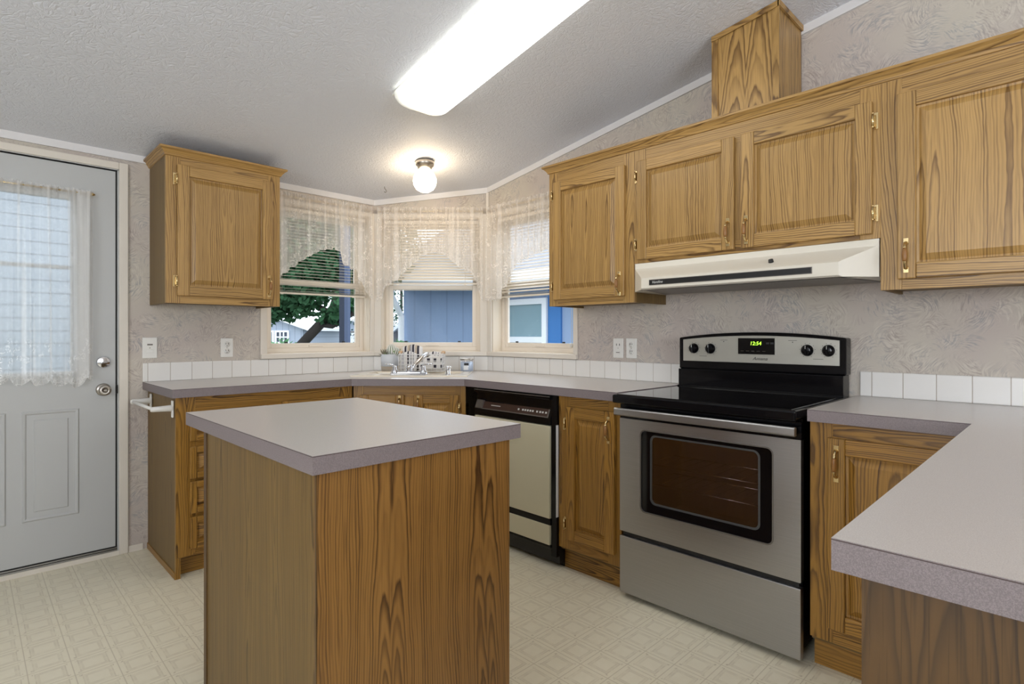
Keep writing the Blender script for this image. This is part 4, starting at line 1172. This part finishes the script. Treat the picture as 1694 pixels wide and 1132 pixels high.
    fold('kitchen_towel', 'folded white towel with black block print in the rack', .060, -.025, .150, .05, .0085, .104, 'towel_c')
    fold('kitchen_towel', 'white towel laid flat along the back right of the rack', .0735, .033, .128, .046, .0085, .124, 'towel_b')
dish_rack()
def plant():
    t = thing('potted_succulents', 'two tone ceramic pot of succulents and cactus on the counter', 'potted plant', (2.120, 3.379, CT))
    M['pot_top'] = plain('pale_blue_glaze', srgb(206, 210, 216), .4); M['pot_low'] = plain('bare_stoneware', srgb(168, 156, 140), .8)
    b = MB()
    b.lathe([(0, 0), (.050, 0), (.056, .006), (.0585, .04)], 'pot_low', 32); b.lathe([(.0587, .04), (.0595, .08), (.0600, .122), (.058, .124), (.054, .120), (.053, .108), (0, .108)], 'pot_top', 32)
    b.build('pot', t)
    M['soil'] = plain('potting_soil', srgb(70, 58, 48), .95)
    b = MB(); b.lathe([(0, .109), (.052, .109), (.04, .113), (0, .114)], 'soil', 20); b.build('soil', t)
    def cact():
        n = N('ribbed_cactus'); f = n.uv('Grain'); x, y, z = n.sep(n.obj())
        return n
    M['cactus'] = plain('cactus_green', srgb(120, 140, 112), .6); M['spine'] = plain('cactus_white_ribs', srgb(232, 232, 226), .8)
    M['succ'] = plain('succulent_green', srgb(134, 158, 112), .5); M['succ_red'] = plain('succulent_mauve', srgb(138, 132, 112), .5); M['succ_l'] = plain('succulent_bright', srgb(122, 158, 84), .5)
    def ribbed(c, r, sz, tilt):
        b = MB(); seg = 28; n = 10
        for k in range(seg):
            a0, a1 = 2*PI*k/seg, 2*PI*(k+1)/seg
            m = 'spine' if k % 2 == 0 else 'cactus'
            rr = r*(1.05 if k % 2 == 0 else .96)
            P = []
            for i in range(n+1):
                th = PI*i/n; q = rr*math.sin(th); P += [(q*math.cos(a0), q*math.sin(a0), -rr*sz*math.cos(th)), (q*math.cos(a1), q*math.sin(a1), -rr*sz*math.cos(th))]
            b.faces(P, [(2*i, 2*i+1, 2*i+3, 2*i+2) for i in range(n)], m, smooth=True)
        b.xf(Matrix.Translation(c) @ Matrix.Rotation(tilt, 4, 'Y'))
        part_label(b.build('cactus', t), 'round cactus with white ribs')
    k = .7071
    ribbed(Vector((.012*k, -.012*k-.0, .150)), .034, 1.25, .1)
    ribbed(Vector((.036*k, -.036*k-.012, .137)), .029, 1.15, .3)
    def leaves(c, n, ln, m, nm, spread, seed, up):
        r = random.Random(seed); b = MB()
        for i in range(n):
            a = 2*PI*i/n + r.uniform(-.3, .3); e = r.uniform(*spread)
            d = Vector((math.cos(a)*math.cos(e), math.sin(a)*math.cos(e), math.sin(e))); L = ln*r.uniform(.75, 1.1)
            c0 = Vector(c)
            b.tube([c0, c0+d*L*.35, c0+d*L*.7+Vector((0, 0, .004)), c0+d*L+Vector((0, 0, up))], [.004, .0062, .005, .0012], m, 7, flat=.55)
        b.build(nm, t)
    leaves((-.030*k-.005, .030*k, .112), 15, .050, 'succ_red', 'rosette', (.1, 1.2), 3, .008)
    leaves((-.012, .0, .112), 9, .042, 'succ', 'rosette', (.3, 1.3), 5, .006)
    leaves((.045*k, -.045*k, .112), 11, .050, 'succ_l', 'rosette', (.3, 1.2), 8, .010)
plant()
def candle():
    o = (2.494, 2.990)
    t = thing('candle_jar', 'glass candle jar with grey label beside the wire rack', 'candle', (o[0], o[1], CT), R_DIAG)
    b = MB(); b.lathe([(0, .001), (.040, .001), (.044, .004), (.045, .084)], 'jar_glass', 28); b.build('jar', t)
    M['wax'] = plain('pale_grey_wax', srgb(200, 212, 228), .5)
    b = MB(); b.lathe([(0, .007), (.0425, .007), (.0435, .070), (0, .070)], 'wax', 24); b.build('wax', t)
    b = MB(); b.lathe([(.0455, .082), (.0465, .084), (.0465, .092), (.040, .095), (0, .095)], 'nickel', 28); part_label(b.build('lid', t), 'silver lid')
    def band(a0, a1, z0, z1, m, nm, lab):
        b = MB(); P = []; n = 6
        for i in range(n+1):
            a = a0+(a1-a0)*i/n
            for z in (z0, z1):
                P.append((.0457*math.sin(a), -.0457*math.cos(a), z))
        b.faces(P, [(2*i, 2*i+2, 2*i+3, 2*i+1) for i in range(n)], m, smooth=True); part_label(b.build(nm, t), lab)
    M['lab_w'] = plain('white_paper_label', srgb(226, 228, 232), .7)
    band(-.32, .38, .048, .064, 'slot', 'name_label', 'dark label band'); band(-.40, .30, .016, .047, 'lab_w', 'paper_label', 'white paper label')
candle()

# ------------------------------------------------------------------ towel bar on the cabinet end
t = thing('towel_bar', 'white plastic towel bar on the end of the drawer cabinet', 'towel bar', (LX0-.0045, 3.3, .82))
for y in (-.245, .19):
    b = MB()
    b.box(-.007, 0, y-.011, y+.011, -.045, .036, 'white_plastic')
    b.tube([(-.004, y, .0), (-.05, y, -.0), (-.085, y, .0), (-.094, y, .0)], [.016, .0135, .0125, .010], 'white_plastic', 12)
    b.build('bracket', t, bevel=.002)
b = MB(); b.tube([(-.083, -.245, 0), (-.083, .19, 0)], .0075, 'white_plastic', 12); b.build('bar', t)

# ------------------------------------------------------------------ wall plates
def plate(label, loc, rotz, kind):
    t = thing('wall_switch' if kind == 'switch' else 'wall_outlet', label, 'light switch' if kind == 'switch' else 'outlet', loc, rotz, None if kind == 'switch' else 'white wall outlets')
    b = MB(); b.box(-.035, .035, -.006, 0, -.057, .057, 'white_plastic'); b.build('cover_plate', t, bevel=.003)
    if kind == 'switch':
        b = MB(); b.box(-.016, .016, -.0075, -.005, .010, .026, 'white_plastic'); b.box(-.013, .013, -.008, -.0073, .014, .022, 'grey_metal'); b.build('rocker', t)
        b = MB(); b.box(-.017, .017, -.0085, -.005, -.028, -.010, 'white_plastic'); b.build('rocker', t, bevel=.002)
    elif kind == 'combo':
        b = MB()
        for x in (-.010, .010): b.box(x-.0018, x+.0018, -.0068, -.0058, .014, .026, 'slot')
        b.build('receptacle', t)
        b = MB(); b.box(-.015, .015, -.0085, -.005, -.032, -.018, 'white_plastic'); b.box(-.012, .012, -.0089, -.008, -.027, -.023, 'grey_metal'); b.build('rocker', t)
    else:
        for z in (.020, -.020):
            b = MB(); b.lathe([(0, 0), (.0165, 0), (.0165, .0012), (0, .0012)], 'white_plastic', 20, (0, -.006, z), (0, -1, 0))
            for x in (-.006, .006): b.box(x-.0014, x+.0014, -.0078, -.0070, z-.001, z+.008, 'slot')
            b.lathe([(0, 0), (.0024, 0), (.0024, .001), (0, .001)], 'slot', 8, (0, -.0069, z-.008), (0, -1, 0)); b.build('receptacle', t)
    b = MB(); b.lathe([(0, 0), (.003, 0), (.002, .0012), (0, .0012)], 'nickel', 8, (0, -.006, 0), (0, -1, 0)); b.build('screw', t)
plate('white switch plate beside the door above the tile', (.731, YL, 1.100), 0, 'switch')
plate('white outlet on the left wall below the small wall cabinet', (1.127, YL, 1.095), 0, 'outlet')
plate('left of two white plates above the counter beside the stove', (XR, 1.879, 1.095), R_RIGHT, 'combo')
plate('right of two white plates above the counter beside the stove', (XR, 1.789, 1.095), R_RIGHT, 'outlet')

# ------------------------------------------------------------------ lamps on the ceiling
SL = math.atan(.155)
def ceiling_thing(name, label, cat, x, y, rz=0.):
    t = thing(name, label, cat, (x, y, ceil_z(y)-.004))
    t.rotation_euler = (-SL, 0, rz)
    return t
def fluorescent():
    t = ceiling_thing('fluorescent_light', 'long white fluorescent ceiling light', 'ceiling light', 1.580, 1.72, rad(-3.0))
    L, w, h = .62, .146, .075
    b = MB(); b.box(-w+.008, w-.008, -L+.01, L-.01, -.012, -.0005, 'white_plastic'); b.build('housing', t)
    b = MB(); n = 6; rings = []
    def ring(k):
        # rounded-rectangle plan shrinking towards the bottom
        a = PI/2*k/n; ins = .055*(1-math.cos(a)); z = -.010-(h-.010)*math.sin(a)
        W_, L_, r = w-ins, L-ins, .06
        P = []
        for cx, cy, a0 in ((W_-r, L_-r, 0), (-W_+r, L_-r, PI/2), (-W_+r, -L_+r, PI), (W_-r, -L_+r, 1.5*PI)):
            P += [(cx+r*math.cos(a0+PI/2*i/6), cy+r*math.sin(a0+PI/2*i/6), z) for i in range(7)]
        return P
    R = [ring(k) for k in range(n+1)]; m = len(R[0])
    fs = [(k*m+i, k*m+(i+1) % m, (k+1)*m+(i+1) % m, (k+1)*m+i) for k in range(n) for i in range(m)] + [tuple(n*m+i for i in range(m))]
    b.faces(sum(R, []), fs, 'tube_lens', smooth=True); b.build('diffuser_lens', t)
fluorescent()
def globe():
    t = ceiling_thing('globe_light', 'small round globe ceiling light in front of the sink', 'ceiling light', 2.055, 2.872)
    t.rotation_euler = (0, 0, 0)
    b = MB(); b.lathe([(0, .006), (.057, .006), (.060, -.012), (.056, -.026), (.045, -.034), (.042, -.052), (0, -.052)], 'nickel', 28); b.build('canopy', t)
    b = MB(); b.lathe([(.040, -.050), (.044, -.060), (.060, -.078), (.071, -.102), (.073, -.122), (.068, -.148), (.053, -.172), (.03, -.186), (0, -.191)], 'globe', 28); b.build('globe_shade', t)
globe()
t = ceiling_thing('ceiling_hook', 'tiny metal hook screwed into the ceiling near the left window', 'hook', 2.046, 3.326)
b = MB(); b.tube([(0, 0, 0), (0, 0, -.012), (.010, 0, -.022), (.012, 0, -.034), (.004, 0, -.042), (-.006, 0, -.036)], .0022, 'grey_metal', 6); b.build('hook_wire', t)

# ------------------------------------------------------------------ blinds
def blind(label, loc, rotz, x0, x1, zb, tilt, seed):
    t = thing('mini_blind', label, 'blind', loc, rotz, 'ivory mini blinds in the bay windows')
    zt = WZ1-.010; y = .050
    b = MB(); b.box(x0, x1, y-.0125, y+.0125, zt-.026, zt, 'slat'); b.build('headrail', t, bevel=.002)
    b = MB(); z = zt-.040; c, s = math.cos(tilt)*.0125, math.sin(tilt)*.0125
    while z > zb+.030:
        P = []
        for q in (-1, -.4, .4, 1):
            yy, zz = y+q*c, z+q*s+.0012*(1-q*q)
            P += [(x0+.003, yy, zz), (x1-.003, yy, zz)]
        b.faces(P, [(0, 1, 3, 2), (2, 3, 5, 4), (4, 5, 7, 6)], 'slat', 'x'); z -= .0205
    for k in range(4):
        z = zb+.013+.004*k
        b.faces([(x0+.003, y-.0125, z), (x1-.003, y-.0125, z), (x1-.003, y+.0125, z), (x0+.003, y+.0125, z)], [(0, 1, 2, 3)], 'slat', 'x')
    b.build('slats', t)
    b = MB(); b.box(x0, x1, y-.0125, y+.0125, zb, zb+.011, 'slat'); b.build('bottom_rail', t, bevel=.003)
    b = MB()
    for q in (x0+.10, x1-.10):
        for yy in (y-.0135, y+.0135): b.tube([(q, yy, zb+.005), (q, yy, zt-.02)], .0008, 'slat', 4)
        b.box(q-.008, q+.008, y-.0145, y-.012, zb-.004, zb+.008, 'slat')
    b.build('ladder_cord', t)
    return t
t = blind('blind half lowered in the left bay window', (0, YL, 0), 0, LW0+.012, LW1-.012, 1.440, 0., 1)
b = MB(); b.tube([(LW1-.022, .033, 1.98), (LW1-.022, .030, 1.5), (LW1-.020, .028, 1.34), (LW1-.008, .022, 1.22), (LW1-.006, .02, 1.06)], .0014, 'slat', 5); b.build('pull_cord', t)
blind('blind half lowered in the middle bay window over the sink', (DC[0], DC[1], 0), R_DIAG, .067, .760, 1.540, rad(50), 2)
t = blind('blind half lowered in the right bay window', (XR, DR[1], 0), R_RIGHT, .060, .788, 1.436, rad(30), 3)
b = MB(); b.tube([(.755, .030, 1.98), (.755, .029, 1.12)], .0012, 'slat', 5); b.ball((.755, .028, 1.105), .012, 'white_plastic', 10, 1.3); b.build('pull_cord', t)

# ------------------------------------------------------------------ curtains
def rod(label, loc, rotz, x0, x1, z, y, name='curtain_rod', fin=True, lft=True):
    t = thing(name, label, 'curtain rod', loc, rotz, 'slim brass curtain rods')
    b = MB(); b.tube([(x0, y, z), (x1, y, z)], .0045, 'brass', 8)
    b.build('rod', t)
    for x in ((x0+.004, x1-.004)):
        b = MB(); b.box(x-.004, x+.004, y, -.0125 if name != 'door_curtain_rod' else .0055, z-.010, z+.006, 'brass')
        b.build('bracket', t)
    if fin:
        for x, d in ((x1, 1),) + (((x0, -1),) if lft else ()):
            b = MB(); b.lathe([(.0045, 0), (.008, .004), (.009, .012), (.006, .02), (0, .026)], 'brass', 12, (x, y, z), (d, 0, 0)); b.build('finial', t)
    return t
def curtain(name, label, loc, rotz, x0, x1, ztop, zrod, bottom, mat, y, amp, waves, seed, group=None, head=.028, cat='curtain', full=1.6, scal=.012, scw=.05):
    """hanging lace: bottom(x)->z; ruffle above the rod"""
    r = random.Random(seed)
    nx, nz = int((x1-x0)*260), 26
    b = MB(); P = []; H = []
    ph = [r.uniform(0, 6.28) for _ in range(4)]
    for i in range(nx+1):
        q = i/nx; x = x0+(x1-x0)*q
        zb = bottom(x) - scal*abs(math.sin(PI*x/scw))
        for k in range(nz+1):
            f = k/nz; z = ztop + (zb-ztop)*f
            dz = (z-zrod)
            wv = math.sin(2*PI*waves*q+ph[0]+.8*math.sin(2*PI*q*2.3+ph[1])) + .45*math.sin(2*PI*waves*2.13*q+ph[2])
            grow = .35 + .65*min(1, abs(dz)/.25)
            if abs(dz) < .008: grow = .25
            if dz > 0: wv += .9*math.sin(2*PI*waves*3.1*q+ph[3]); grow = .5
            off = .006 if abs(dz) < .009 else 0
            P.append((x + .3*amp*math.cos(2*PI*waves*q+ph[0])*min(1, f*2), y - .012 - amp*(1+wv)*grow*.8 - off, z + (.004*math.sin(2*PI*waves*4*q) if k == 0 else 0)))
            H.append((q*(x1-x0)*full, z, max(0, 1-(z-zb)/.06) if z-zb < .06 else 0, max(0, min(1, (.22-(z-zb))/.05))))
    fs = [(i*(nz+1)+k, (i+1)*(nz+1)+k, (i+1)*(nz+1)+k+1, i*(nz+1)+k+1) for i in range(nx) for k in range(nz)]
    faces = b.faces(P, fs, mat, smooth=True)
    b.b.verts.index_update()
    for f in faces:
        for l in f.loops:
            h = H[l.vert.index]; l[b.g].uv = (h[0], h[1]); l[b.r].uv = (h[2], h[3])
    me_o = b.build(name); me_o.location = loc; me_o.rotation_euler = (0, 0, rotz)
    tag(me_o, label, cat, group)
    return me_o
def interp(tab):
    def f(x):
        if x <= tab[0][0]: return tab[0][1]
        for (a, za), (c, zc_) in zip(tab, tab[1:]):
            if x <= c: return za + (zc_-za)*(x-a)/(c-a)
        return tab[-1][1]
    return f
ZR = 2.062
GV = 'lace valances over the bay windows'; GR = None
yv = -.030
rod('slim brass rod across the top of the left bay window', (0, YL, 0), 0, 1.312, 2.085, ZR, yv, fin=False)
rod('slim brass rod across the top of the middle bay window', (DC[0], DC[1], 0), R_DIAG, .035, .795, ZR, yv, fin=False)
rod('slim brass rod across the top of the right bay window', (XR, DR[1], 0), R_RIGHT, .030, .830, ZR, yv, fin=False)
curtain('lace_valance', 'ivory lace swag valance over the left bay window', (0, YL, 0), 0, 1.312, 2.088, ZR+.026, ZR,
        interp([(1.312, 1.42), (1.38, 1.47), (1.438, 1.552), (1.473, 1.585), (1.571, 1.668), (1.695, 1.74), (1.79, 1.767), (1.838, 1.747), (1.869, 1.665), (1.906, 1.655), (1.961, 1.621), (1.989, 1.564), (2.027, 1.498), (2.065, 1.45), (2.088, 1.43)]), 'lace', yv+.008, .014, 13, 11, GV)
curtain('lace_valance', 'ivory lace swag valance over the middle bay window', (DC[0], DC[1], 0), R_DIAG, .034, .796, ZR+.026, ZR,
        interp([(.034, 1.42), (.06, 1.43), (.08, 1.493), (.115, 1.537), (.171, 1.571), (.258, 1.658), (.367, 1.753), (.445, 1.774), (.518, 1.753), (.627, 1.666), (.725, 1.614), (.745, 1.558), (.775, 1.45), (.796, 1.419)]), 'lace', yv+.008, .012, 12, 12, GV)
curtain('lace_valance', 'ivory lace swag valance over the right bay window', (XR, DR[1], 0), R_RIGHT, .030, .820, ZR+.026, ZR,
        interp([(.03, 1.417), (.136, 1.423), (.173, 1.434), (.198, 1.491), (.258, 1.541), (.317, 1.64), (.386, 1.674), (.486, 1.704), (.619, 1.729), (.70, 1.60), (.82, 1.44)]), 'lace', yv+.008, .014, 13, 13, GV)
rod('slim brass rod with pointed tip on the white door', (0, YL, 0), 0, -.13, .462, 1.897, -.018, 'door_curtain_rod')
curtain('door_curtain', 'sheer white lace curtain on the door window', (0, YL, 0), 0, -.125, .478, 1.912, 1.897,
        interp([(-.125, .945), (.10, .965), (.2, .955), (.34, .945), (.40, .93), (.44, .95), (.478, .965)]), 'sheer', -.011, .014, 8.5, 21, cat='curtain', scal=.03, scw=.075)

# ------------------------------------------------------------------ outdoors
ROTV = YAW-PI/2
b = MB(); b.box(-14, 30, YL+.25, 34, -.9, -.8, 'lawn'); o = b.build('ground'); tag(o, 'grey green yard outside the windows', 'ground', kind='structure')
b = MB(); b.box(XR+.25, 30, -14, YL+.25, -.9, -.8, 'lawn'); o = b.build('ground'); tag(o, 'grey green yard beside the right wall', 'ground', kind='structure')
GH = 'neighbouring houses seen through the windows'
def blue_house():
    A, B_2, C_ = (5.92, 8.95), (7.05, 7.85), (7.05, -1.7)
    t = thing('blue_house', 'neighbouring blue house with white gutter and window', 'house', (0, 0, 0), 0, GH)
    b = MB()
    poly = [A, (12.9, 14.4), (15.3, 13.9), (15.3, -1.7), C_, B_2]
    def wallq(p, q, z0=-.8, z1=2.06):
        L = math.hypot(q[0]-p[0], q[1]-p[1])
        fs = b.faces([(*p, z0), (*q, z0), (*q, z1), (*p, z1)], [(0, 1, 2, 3)], 'blue_siding', rand=False)
        for f in fs:
            for l, uv in zip(f.loops, ((0, z0), (L, z0), (L, z1), (0, z1))): l[b.g].uv = uv
    for p, q in zip(poly, poly[1:]+poly[:1]): wallq(p, q)
    b.build('wall', t)
    # eaves run round the two near walls
    A2, B2, C2 = (A[0]-.58, A[1]-.08), (B_2[0]-.52, B_2[1]-.38), (C_[0]-.52, C_[1])
    ze, zf = 2.02, 2.22
    b = MB(); b.faces([(*A2, ze), (*B2, ze), (*C2, ze), (*C_, ze), (*B_2, ze), (*A, ze)], [(0, 1, 4, 5), (1, 2, 3, 4)], 'soffit'); b.build('soffit', t)
    b = MB()
    for p, q in ((A2, B2), (B2, C2)):
        d = Vector((q[0]-p[0], q[1]-p[1], 0)).normalized(); nrm = Vector((d.y, -d.x, 0))*.09
        if nrm.dot(Vector((-1, -1, 0))) < 0: nrm = -nrm
        P = []
        for (x, y) in (p, q):
            P += [(x, y, ze-.004), (x, y, zf), (x+nrm.x, y+nrm.y, ze+.03), (x+nrm.x, y+nrm.y, zf)]
        b.faces(P, [(0, 4, 6, 2), (2, 6, 7, 3), (3, 7, 5, 1), (0, 1, 5, 4), (0, 2, 3, 1), (4, 5, 7, 6)], 'gutter')
    b.build('gutter', t)
    b = MB()
    ridge = [(11.2, 13.4), (11.7, 8.3), (11.7, -1.7)]
    fs = b.faces([(*A2, zf), (*B2, zf), (*C2, zf), (*ridge[0], 5.0), (*ridge[1], 5.0), (*ridge[2], 5.0)], [(0, 1, 4, 3), (1, 2, 5, 4)], 'shingle', rand=False)
    for f in fs:
        for l in f.loops: l[b.g].uv = (l.vert.co.y*.6, (l.vert.co.z-zf)*2.4)
    b.build('roof', t)
    b = MB()                                   # downspout at the near corner
    px, py = A[0]-.10, A[1]-.04
    b.tube([(px-.26, py-.10, 2.05), (px-.26, py-.10, 1.90), (px-.0, py-.03, 1.52), (px-.0, py-.03, -.75)], .058, 'gutter', 8, smooth=False); b.build('downspout', t)
    X = 7.05                                   # window facing the kitchen
    b = MB()
    for y0, y1, z0, z1 in ((6.29, 6.39, .40, 1.80), (7.21, 7.31, .40, 1.80), (6.39, 7.21, 1.70, 1.80), (6.39, 7.21, 1.04, 1.14), (6.39, 7.21, .40, .50)): b.box(X-.08, X+.01, y0, y1, z0, z1, 'gutter')
    wf = b.build('window_frame', t)
    b = MB(); b.box(X-.03, X, 6.39, 7.21, 1.14, 1.70, 'house_pane'); b.build('pane', wf)
    b = MB(); b.box(X-.03, X, 6.39, 7.21, .50, 1.04, 'dark_pane'); b.build('pane', wf)
    b = MB(); b.box(X-.04, X+.005, 6.00, 6.28, -.8, 2.02, 'blue_trim'); b.build('trim_board', t)
    b = MB(); b.box(X-.05, X, 4.86, 4.90, -.8, 2.02, 'soffit'); b.build('conduit', t)
blue_house()
def simple_house(label, loc, w, depth, eave, peak, mat, windows, gable=True, door=None):
    t = thing('house', label, 'house', loc, ROTV, GH)
    b = MB(); g = -.8-loc[2]
    P = [(-w/2, 0, g), (w/2, 0, g), (w/2, 0, eave), (0, 0, peak), (-w/2, 0, eave)]
    n = 5
    b.faces(P+[(x, depth, z) for x, _, z in P], [(0, 1, 2, 3, 4), (9, 8, 7, 6, 5), (0, 5, 6, 1), (1, 6, 7, 2), (4, 9, 5, 0)], mat, 'x', rand=False); b.build('wall', t)
    b = MB(); ov = .25
    for s in (-1, 1):
        sl = (peak-eave)/(w/2)
        b.faces([(0, -ov, peak+.02), (s*(w/2+ov), -ov, eave-ov*sl+.02), (s*(w/2+ov), depth, eave-ov*sl+.02), (0, depth, peak+.02),
                 (0, -ov, peak+.12), (s*(w/2+ov), -ov, eave-ov*sl+.12), (s*(w/2+ov), depth, eave-ov*sl+.12), (0, depth, peak+.12)],
                [(0, 1, 2, 3), (4, 5, 6, 7), (0, 4, 5, 1), (1, 5, 6, 2), (2, 6, 7, 3)], 'gutter')
    b.build('roof', t)
    for x0, x1, z0, z1, m, nx, nz in windows:
        b = MB(); b.box(x0-.06, x0, -.04, 0, z0-.06, z1+.06, 'gutter'); b.box(x1, x1+.06, -.04, 0, z0-.06, z1+.06, 'gutter'); b.box(x0, x1, -.04, 0, z1, z1+.06, 'gutter'); b.box(x0, x1, -.04, 0, z0-.06, z0, 'gutter')
        for k in range(1, nx): b.box(x0+(x1-x0)*k/nx-.02, x0+(x1-x0)*k/nx+.02, -.04, -.01, z0, z1, 'gutter')
        for k in range(1, nz): b.box(x0, x1, -.04, -.01, z0+(z1-z0)*k/nz-.02, z0+(z1-z0)*k/nz+.02, 'gutter')
        wf = b.build('window_frame', t)
        b = MB(); b.box(x0, x1, -.012, -.002, z0, z1, m); b.build('pane', wf)
    return t
def vp(px, d):      # point at distance d in the direction seen at column px of the bay
    r = (px-847)/924*d
    return (d*math.cos(YAW)+r*math.sin(YAW), d*math.sin(YAW)-r*math.cos(YAW))
x, y = vp(452, 18); simple_house('white gabled house with grid window beyond the tree', (x, y, 0), 1.9, 4, 1.38, 1.72, 'house_white', [(-.36, -.02, .85, 1.26, 'lap_siding', 1, 1), (.12, .46, .95, 1.26, 'dark_pane', 3, 2)])
x, y = vp(552, 24); t = simple_house('long white garage beyond the tree branch', (x, y, 0), 3.6, 4, 1.62, 1.85, 'house_white', [])
b = MB(); b.box(-1.2, 1.5, -.03, 0, -.8, 1.27, 'gutter'); b.box(-1.2, 1.5, -.05, 0, 1.27, 1.33, 'grey_metal'); b.build('garage_door', t)
x, y = vp(676, 14); simple_house('small grey gabled house far left of the blue house', (x, y, 0), .86, 3, 1.16, 1.50, 'house_grey', [])
# pale sided house across from the door
def lap_house():
    t = thing('house', 'pale lap sided house seen through the door window', 'house', (-.9, 6.6, 0), 0, GH)
    b = MB(); b.box(-2.6, 1.95, 0, 3, .55, 3.2, 'lap_siding', 'z', rand=False); b.build('wall', t)
    b = MB(); b.box(-2.6, 1.95, .02, 3, -.8, .55, 'post_blue'); b.build('skirting', t)
    b = MB(); b.box(-2.8, 2.15, -.4, 3.2, 3.2, 3.35, 'gutter'); b.build('roof', t)
lap_house()
def post():
    o = vp(569, 4.75)
    t = thing('porch_post', 'slate blue porch post outside the left window', 'post', (o[0], o[1], -.8), ROTV)
    b = MB(); b.box(-.034, .012, -.02, .05, 0, 3.3, 'post_blue'); b.build('post_core', t)
    b = MB(); b.box(.012, .040, -.03, .05, 0, 3.3, 'post_pale'); part_label(b.build('corner_strip', t), 'pale blue corner strip')
post()
def foliage(name, parent, blobs, n, size, mat, seed):
    r = random.Random(seed); b = MB(); tot = sum(k[3]**2 for k in blobs); P = []; F = []
    for (cx, cy, cz, R, sz) in blobs:
        for _ in range(int(n*R*R/tot)):
            d = Vector((r.gauss(0, 1), r.gauss(0, 1), r.gauss(0, 1))).normalized()
            q = R*(r.random()**.35)
            c = Vector((cx+d.x*q, cy+d.y*q, cz+d.z*q*sz))
            a = Vector((r.uniform(-1, 1), r.uniform(-1, 1), r.uniform(-1, 1))).normalized(); e = a.orthogonal().normalized(); f = a.cross(e)
            th = r.uniform(0, 6.28); e, f = e*math.cos(th)+f*math.sin(th), f*math.cos(th)-e*math.sin(th)
            s = size*r.uniform(.6, 1.2); k = len(P)
            P += [c-e*s, c-f*s*.55+a*s*.1, c+e*s, c+f*s*.55+a*s*.1]; F.append((k, k+1, k+2, k+3))
    b.faces(P, F, mat); return b.build(name, parent)
def tree():
    o = vp(440, 8.3)
    t = thing('maple_tree', 'leafy green tree with leaning dark trunk outside the left window', 'tree', (o[0], o[1], -.8))
    def L(px, d, z): q = vp(px, d); return (q[0]-o[0], q[1]-o[1], z+.8)
    b = MB()
    b.tube([L(450, 8.3, -.8), L(468, 8.2, .4), L(488, 8.1, .93), L(512, 8.0, 1.16), L(534, 7.9, 1.36), L(552, 7.9, 1.56), L(566, 7.9, 1.95), L(580, 7.9, 2.6)], [.085, .08, .075, .07, .07, .065, .055, .04], 'bark', 10)
    b.tube([L(530, 7.9, 1.33), L(550, 7.8, 1.30), L(566, 7.7, 1.36), L(590, 7.6, 1.5)], [.05, .042, .036, .03], 'bark', 8)
    b.tube([L(545, 7.9, 1.48), L(510, 8.1, 1.66), L(470, 8.3, 1.62), L(430, 8.4, 1.75)], [.05, .045, .04, .03], 'bark', 8)
    b.build('trunk', t)
    bl = []
    r = random.Random(4)
    for px, d, z, R in ((430, 8.4, 2.0, .55), (470, 8.3, 2.05, .50), (505, 8.2, 2.1, .55), (545, 8.2, 2.15, .55), (590, 8.2, 2.1, .55), (440, 8.6, 2.7, .7), (500, 8.5, 2.8, .7), (560, 8.5, 2.8, .75), (620, 8.4, 2.5, .7), (470, 9.0, 3.4, .8), (560, 9.0, 3.4, .8), (450, 7.9, 1.66, .24), (478, 8.0, 1.72, .22), (520, 7.9, 1.74, .24), (575, 7.6, 1.62, .24), (556, 7.8, 1.44, .16), (466, 8.0, 1.52, .14), (452, 8.0, 1.52, .2), (486, 8.0, 1.54, .2), (505, 7.9, 1.58, .2), (538, 7.8, 1.42, .13), (564, 7.7, 1.40, .15), (446, 8.0, 1.38, .10), (480, 8.0, 1.40, .08)):
        q = L(px, d, z); bl.append((*q, R, .85))
    foliage('foliage', t, bl, 16000, .062, 'leaf', 5)
tree()
def bush(label, px, d, z, R, n, mat, seed, sz=.9, name='shrub'):
    q = vp(px, d) if px is not None else d
    t = thing(name, label, 'shrub' if name == 'shrub' else 'tree', (q[0], q[1], -.8))
    b = MB(); b.tube([(0, 0, 0), (0, 0, z+.8)], .05, 'bark', 6); b.build('stem', t)
    foliage('foliage', t, [(0, 0, z+.8, R, sz), (.3*R, -.2*R, (z+.8)*.55, R*.9, sz), (-.3*R, .2*R, (z+.8)*.5, R*.9, sz)], n, .06, mat, seed)
bush('round green shrub left of the blue house downspout', 659, 8.5, .72, .42, 1600, 'leaf_light', 31)
bush('pale shrub in front of the white gabled house', 468, 12, .62, .55, 1200, 'leaf_light', 32)
bush('tall dark tree behind the small grey house', 664, 21, 2.9, 1.8, 5000, 'leaf_dark', 33, 1.3, 'background_tree')
bush('tall tree behind the blue house roof', 905, 27, 5.6, 3.2, 6000, 'leaf', 34, 1., 'background_tree')
bush('green shrub below the pale house seen through the door', None, (-.15, 5.7), .45, .5, 2200, 'leaf_light', 35)
bush('green shrub right of the pale house seen through the door', None, (1.0, 5.7), .5, .5, 2200, 'leaf', 36)
